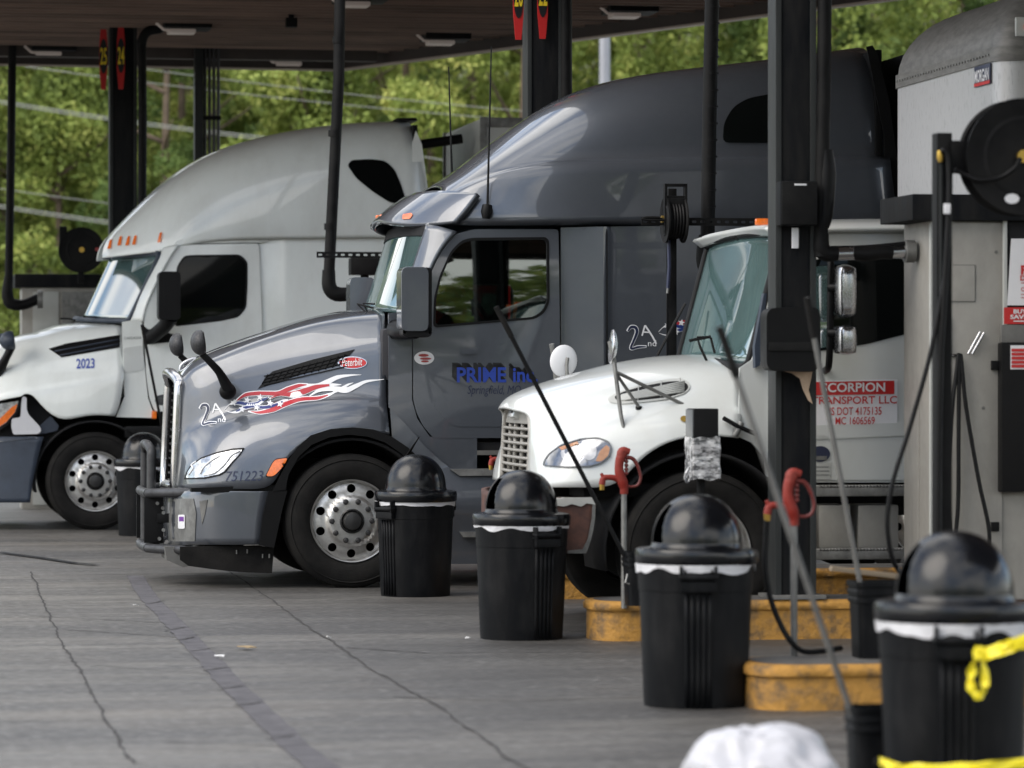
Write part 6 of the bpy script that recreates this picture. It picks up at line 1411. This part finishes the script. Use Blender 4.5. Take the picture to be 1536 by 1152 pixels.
o = tube('water_hose', [f7.L(1150, 780), f7.L(1149, 810), f7.L(1148, 850, -.01), f7.L(1155, 895, -.03), f7.L(1170, 935, -.05), f7.L(1186, 962, -.08), f7.L(1205, 977, -.06), f7.L(1232, 977, 0), f7.L(1262, 972, .05)], .0135, 'black_plastic', None, 10, 6); place(o, f7); tag(o, 'black water hose hanging from the bright red hydrant onto its island', 'hose')
def bucket(px, t_, z0, h, w, lab):
    p = Vector(((px - CX) / F * t_, t_, z0)); T = thing('squeegee_bucket', lab, 'bucket', p, AL, 'squeegee buckets')
    def ringz(k, z, r=.04): return [(x, y, z) for x, y in rcorner([(-w / 2 * k, -w * .42 * k), (w / 2 * k, -w * .42 * k), (w / 2 * k, w * .42 * k), (-w / 2 * k, w * .42 * k)], r, 4)]
    prof = [(.86, 0), (.94, h * .72), (1.0, h * .73), (1.0, h * .78), (.97, h * .79), (.97, h * .82), (1.01, h * .83), (1.01, h * .88), (.98, h * .89), (.98, h * .93), (1.03, h * .94), (1.03, h), (.95, h), (.92, h * .7), (.84, .03)]
    bm = bmesh.new(); lay = [[bm.verts.new(q) for q in ringz(k, z)] for k, z in prof]
    for A, B in zip(lay, lay[1:]):
        for i in range(len(A)): bm.faces.new((A[i - 1], A[i], B[i], B[i - 1]))
    bm.faces.new(lay[-1]); bm.faces.new(lay[0][::-1]); from_bm('bucket_body', bm, 'can_plastic', T, True, 40)
    bm = bmesh.new(); vs = [bm.verts.new(q) for q in ringz(.90, h * .66)]; bm.faces.new(vs); from_bm('water', bm, 'black_glass', T, False)
    return T, p
def squeegee(p, z_in, px, py, t_top, lab, m='black_plastic', r=.0135):
    top = wpt(px, py, t_top); bot = Vector((p.x, p.y, z_in)); d_ = (top - bot).normalized()
    T = thing('squeegee', lab, 'squeegee', bot, 0, 'window squeegees'); L_ = (top - bot).length
    tube('pole', [(0, 0, 0), d_ * L_ * .5, d_ * L_], r, m, T, 12); g = tube('grip', [d_ * (L_ - .20), d_ * L_], r * 1.25, 'rubber', T, 12); s_ = d_.cross(Vector((0, 0, 1))).normalized()
    bm = bmesh.new(); add_tube(bm, [-s_ * .09, s_ * .09], .022, 8); from_bm('brush_head', bm, 'rubber', T); return T
B1, p1 = bucket(966, 21.6, .235, .315, .24, 'black ridged squeegee bucket half hidden behind a bin by the dark red hydrant'); squeegee(p1 + Vector((-.03, 0, 0)), .36, 744, 460, 21.45, 'long black squeegee pole leaning left across the grey truck door')
tube('bail', [(-.12, -.1, .19), (-.135, -.11, .14), (-.11, -.11, .13)], .006, 'dull_metal', B1, 6)
B2, p2 = bucket(1318, 17.85, .215, .375, .27, 'black ridged squeegee bucket on the nearest yellow island beside a bin'); squeegee(p2 + Vector((-.05, 0, 0)), .36, 1210, 446, 17.7, 'grey squeegee pole standing in the bucket on the nearest yellow island', 'dull_grey')
B3, p3 = bucket(1313, 13.85, 0, .345, .21, 'black squeegee bucket on the concrete left of the nearest bin'); squeegee(p3 + Vector((-.03, 0, 0)), .14, 1079, 490, 13.6, 'long blurred grey squeegee pole leaning left before the nearest column', 'dull_grey', .012)
f8 = Fr(on_v(262, HY, 36.9)[0], 36.9); p = Vector(f8.loc()); p.z = 0
B4, p4 = bucket(268, 36.9, 0, .35, .24, 'distant squeegee bucket behind the grille guard of the grey truck'); squeegee(p4, .2, 213, 487, 36.6, 'thin black squeegee pole leaning on the door of the left white truck')
o = box('wood_batten', (0, 0, 0), (.5, .05, .025), 'wood_dowel', None, .004); o.location = ground(1312, 857, .60); o.location = wpt(1318, 861, 20.6); o.rotation_euler = (0, R(7), AL); tag(o, 'short pale wooden batten lying behind the bucket on the nearest island', 'batten')
o.location = wpt(1318, 861, 18.35)

# ------------------------------------------------------------------ litter bins
def can_body(T):
    bm = bmesh.new(); lathe_bm(bm, [(.0001, .006), (.235, .006), (.247, 0), (.250, .02), (.262, .30), (.271, .555), (.274, .558), (.276, .60), (.281, .69), (.270, .70), (.262, .58), (.24, .05), (.0001, .04)], 72)
    sd = random.random() * 40
    for v in bm.verts:
        a = math.atan2(v.co.y, v.co.x); k = 1 + (.012 * noise.noise((math.cos(a) * 1.3 + sd, math.sin(a) * 1.3, v.co.z * 2)) + .006 * noise.noise((math.cos(a) * 4 + sd, math.sin(a) * 4, v.co.z * 7))) * min(1, v.co.z * 4)
        v.co.x *= k; v.co.y *= k
    bmesh.ops.recalc_face_normals(bm, faces=bm.faces); b = from_bm('bin_body', bm, 'can_plastic', T, True, 40); return b
def add_flutes(T, az):
    """fluted panel and hand grip in the direction az (0 faces -v)"""
    for off in (0, math.pi):
        bm = bmesh.new()
        for k in range(5):
            a = az + off + (k - 2) * .105; c, s = math.sin(a), -math.cos(a)
            for j in range(10):
                pass
            add_tube(bm, [(c * (.250 + .022 * t_), s * (.250 + .022 * t_), .01 + t_ * .54) for t_ in (0, .25, .5, .75, 1)], .011, 8)
        from_bm('flute', bm, 'can_plastic', T)
        a0 = az + off; e = Vector((math.sin(a0), -math.cos(a0), 0)); s_ = Vector((math.cos(a0), math.sin(a0), 0))
        bm = bmesh.new(); pth = [e * .275 - s_ * .085 + Vector((0, 0, .635)), e * .312 - s_ * .080 + Vector((0, 0, .632)), e * .318 - s_ * .06 + Vector((0, 0, .63)), e * .318 + s_ * .06 + Vector((0, 0, .63)), e * .312 + s_ * .080 + Vector((0, 0, .632)), e * .275 + s_ * .085 + Vector((0, 0, .635))]
        add_tube(bm, pth, .013, 8); 
        for sg in (-1, 1): add_box(bm, e * .290 + s_ * .083 * sg + Vector((0, 0, .645)), (.05, .014, .075), .003, Matrix.Rotation(a0 - math.pi / 2, 3, 'Z'))
        rot = Matrix.Rotation(a0, 3, 'Z'); add_box(bm, e * .292 + Vector((0, 0, .585)), (.17, .03, .05), .006, rot); from_bm('grip', bm, 'can_plastic', T, True, 40)
        bm = bmesh.new(); add_box(bm, e * .274 + Vector((0, 0, .64)), (.14, .012, .05), 0, rot); from_bm('grip_recess', bm, 'dark_void', T)
def dome(T, az, hole=True):
    bm = bmesh.new(); prof = [(.262, .69), (.290, .682), (.297, .69), (.299, .735), (.292, .752), (.262, .758), (.226, .762), (.2205, .775)]
    n = 64 if hole else 22
    for k in range(1, n + 1): a = k / n * math.pi / 2; prof.append((max(.0001, .219 * math.cos(a) ** .92), .775 + .242 * math.sin(a) ** .95))
    lathe_bm(bm, prof, 220 if hole else 80)
    if hole:
        kill = []
        for f in bm.faces:
            c = f.calc_center_median()
            if c.z < .785: continue
            a = math.atan2(c.x, -c.y) - az; a = (a + math.pi) % (2 * math.pi) - math.pi
            zz = (c.z - .785) / .205
            if zz < .90 and -.24 < a < .36 - .12 * zz: kill.append(f)
        bmesh.ops.delete(bm, geom=kill, context='FACES')
    bmesh.ops.recalc_face_normals(bm, faces=bm.faces)
    o = from_bm('dome_lid', bm, 'dome_plastic', T, True, 40); s_ = o.modifiers.new('s', 'SOLIDIFY'); s_.thickness = .010; s_.offset = -1
    o.rotation_euler = (R(random.uniform(-1.1, 1.1)), R(random.uniform(-1.1, 1.1)), 0)
    if hole:
        bm = bmesh.new(); lathe_bm(bm, [(.0001, .60), (.20, .60), (.20, .80), (.195, .86), (.15, .95), (.05, .99), (.0001, .995)], 40)
        kill = [f for f in bm.faces if f.calc_center_median().z > .61 and abs((math.atan2(f.calc_center_median().x, -f.calc_center_median().y) - az + math.pi) % (2 * math.pi) - math.pi) < 1.25]
        bmesh.ops.delete(bm, geom=kill, context='FACES'); from_bm('lid_lining', bm, 'dark_void', T)
    return o
def liner(T, seed, deep, amp):
    bm = bmesh.new(); n = 120; lay = []
    for j in range(5):
        lay.append([])
        for k in range(n):
            a = 2 * math.pi * k / n; q = noise.noise((math.cos(a) * 2.0, math.sin(a) * 2.0, seed)); d_ = max(.008, deep + amp * q + .012 * noise.noise((math.cos(a) * 3, math.sin(a) * 3, seed + 4)) * .6 - .003 * max(0, noise.noise((math.cos(a) * 14, math.sin(a) * 14, seed)))) * (j / 4); w_ = .004 * noise.noise((math.cos(a) * 9, math.sin(a) * 9, seed + j * .35))
            lay[-1].append(bm.verts.new(((.2865 - .001 * j + w_ + .004) * math.sin(a), -(.2865 - .001 * j + w_ + .004) * math.cos(a), .686 - d_)))
    for A, B in zip(lay, lay[1:]):
        for k in range(n): bm.faces.new((A[k - 1], A[k], B[k], B[k - 1]))
    return from_bm('bag_liner', bm, 'liner', T)
def bin_(px, pyb, az, hole_az, seed, deep, amp, lab):
    p = ground(px, pyb); rz = math.atan2(p.x, p.y) * -1
    T = thing('litter_bin', lab, 'litter bin', p, rz, 'domed black litter bins'); b = can_body(T); add_flutes(T, az); dome(T, hole_az if hole_az is not None else 0, hole_az is not None); liner(T, seed, deep, amp); return T, p
bin_(216, 803, R(20), None, 1, .03, .06, 'domed black litter bin behind the grille guard of the grey truck')
bin_(623, 893, R(-48), None, 5, .035, .03, 'domed black litter bin hiding part of the grey truck front wheel')
bin_(782, 957, R(32), R(-68), 9, .024, .035, 'domed black litter bin below the grille of the white box truck')
bin_(1043, 1057, R(3), R(-70), 14, .035, .055, 'domed black litter bin before the white box truck front wheel')
BD, pD = bin_(1430, 1207, R(4), R(-72), 22, .035, .05, 'nearest domed black litter bin, tied with yellow tape at the right edge')

# ------------------------------------------------------------------ caution tape and trash bag
def tape(name, pts, w, lab, tw=0):
    P_ = catmull([Vector(p) for p in pts], 10); bm = bmesh.new(); prev = None
    for i, p in enumerate(P_):
        t_ = (P_[min(i + 1, len(P_) - 1)] - P_[max(0, i - 1)]).normalized(); u_ = Vector((0, 0, 1)) - t_ * t_.z
        if u_.length < .3: u_ = Vector((1, 0, 0)) - t_ * t_.x
        u_.normalize(); q = Matrix.Rotation(tw * noise.noise((i * .12, w * 90, 5)) * 2, 3, t_) @ u_ * (w * (1 - .35 * abs(noise.noise((i * .17, w * 40, 2))))); n_ = t_.cross(q).normalized()
        row = [bm.verts.new(p + q * (k / 4 - .5) + n_ * (.010 * noise.noise((i * .25, k * 1.7, w * 33)) * (1 if k in (1, 2, 3) else .6))) for k in range(5)]
        if prev:
            for k in range(4): bm.faces.new((prev[k], row[k], row[k + 1], prev[k + 1]))
        prev = row
    o = from_bm(name, bm, 'tape_yellow', None, False); return tag(o, lab, 'tape', 'yellow caution tape')
tt = 13.12
tape('caution_tape', [wpt(1462, 979, tt), wpt(1480, 980, tt), wpt(1506, 972, tt - .02), wpt(1540, 961, tt - .05), wpt(1620, 940, tt - .1), wpt(1760, 915, tt - .1)], .050, 'yellow caution tape running up to the right from the nearest bin grip', .35)
tape('caution_tape', [wpt(1468, 974, tt), wpt(1461, 992, tt - .03), wpt(1456, 1018, tt - .03), wpt(1460, 1038, tt - .03), wpt(1470, 1043, tt - .03), wpt(1477, 1030, tt - .02), wpt(1476, 1000, tt - .01), wpt(1472, 976, tt)], .036, 'knotted loop of yellow tape hanging from the nearest bin grip', .8)
tape('caution_tape', [wpt(1318, 1140, 13.35), wpt(1330, 1147, 13.2), wpt(1352, 1152, 13.14), wpt(1400, 1153, 13.08), wpt(1470, 1150, 13.06), wpt(1540, 1144, 13.1), wpt(1640, 1132, 13.1), wpt(1760, 1120, 13.1)], .040, 'yellow caution tape stretched low round the nearest bin', .2)
bm = bmesh.new(); bmesh.ops.create_icosphere(bm, subdivisions=6, radius=1)
for v in bm.verts:
    c = v.co.copy(); n_ = noise.noise(c * 1.3 + Vector((3, 1, 8))) * .16 + noise.noise(c * 3.1) * .06
    rid = abs(noise.noise(Vector((c.x * 3.2, c.y * 3.2, c.z * 2.2)) + Vector((7, 2, 1)))) * .13 + abs(noise.noise(c * 5)) * .02
    v.co = c * (1.05 + n_ - rid)
    v.co.x *= .27; v.co.y *= .25; v.co.z = max(-.02, v.co.z * .25 + .20) + (.05 * max(0, -c.x) - .03 * max(0, c.x)) * max(0, c.z)
o = from_bm('trash_bag', bm, 'bag_white'); o.location = ground(1146, 1275); o.scale = (1.0, .95, .93); tag(o, 'full white trash bag lying on the concrete at the bottom edge', 'trash bag')

# red cabinet added in place of the reflection in the grey truck's cab windows
fr = Fr(on_v(655, HY, 33.75)[0], 33.75); zt = fr.L(655, 428).z
T = thing('fuel_dispenser', 'red lettered cabinet added to stand in for a reflection in the grey truck windows', 'fuel pump', fr.loc())
box('cabinet', (.60, .25, (1.72 + .2) / 2), (1.20, .5, 1.72 - .2), 'dull_grey', T, .02)
box('upper_cabinet', (.60, .25, (zt + 1.72) / 2), (1.20, .5, zt - 1.722), 'sign_red', T, .02)
sg = rect('panel', 700, 437, 712, 500, -.012, 'decal_white', T); rect('panel', 722, 440, 745, 472, -.012, 'lens_pale', T)
decal('lettering', [text2d('OVER', 657, 438, 684, 449, 0, 0, .02), text2d('30', 659, 452, 682, 470, 0, 0, .04)], plane_proj(fr, -.004), 'decal_white', T, .012)
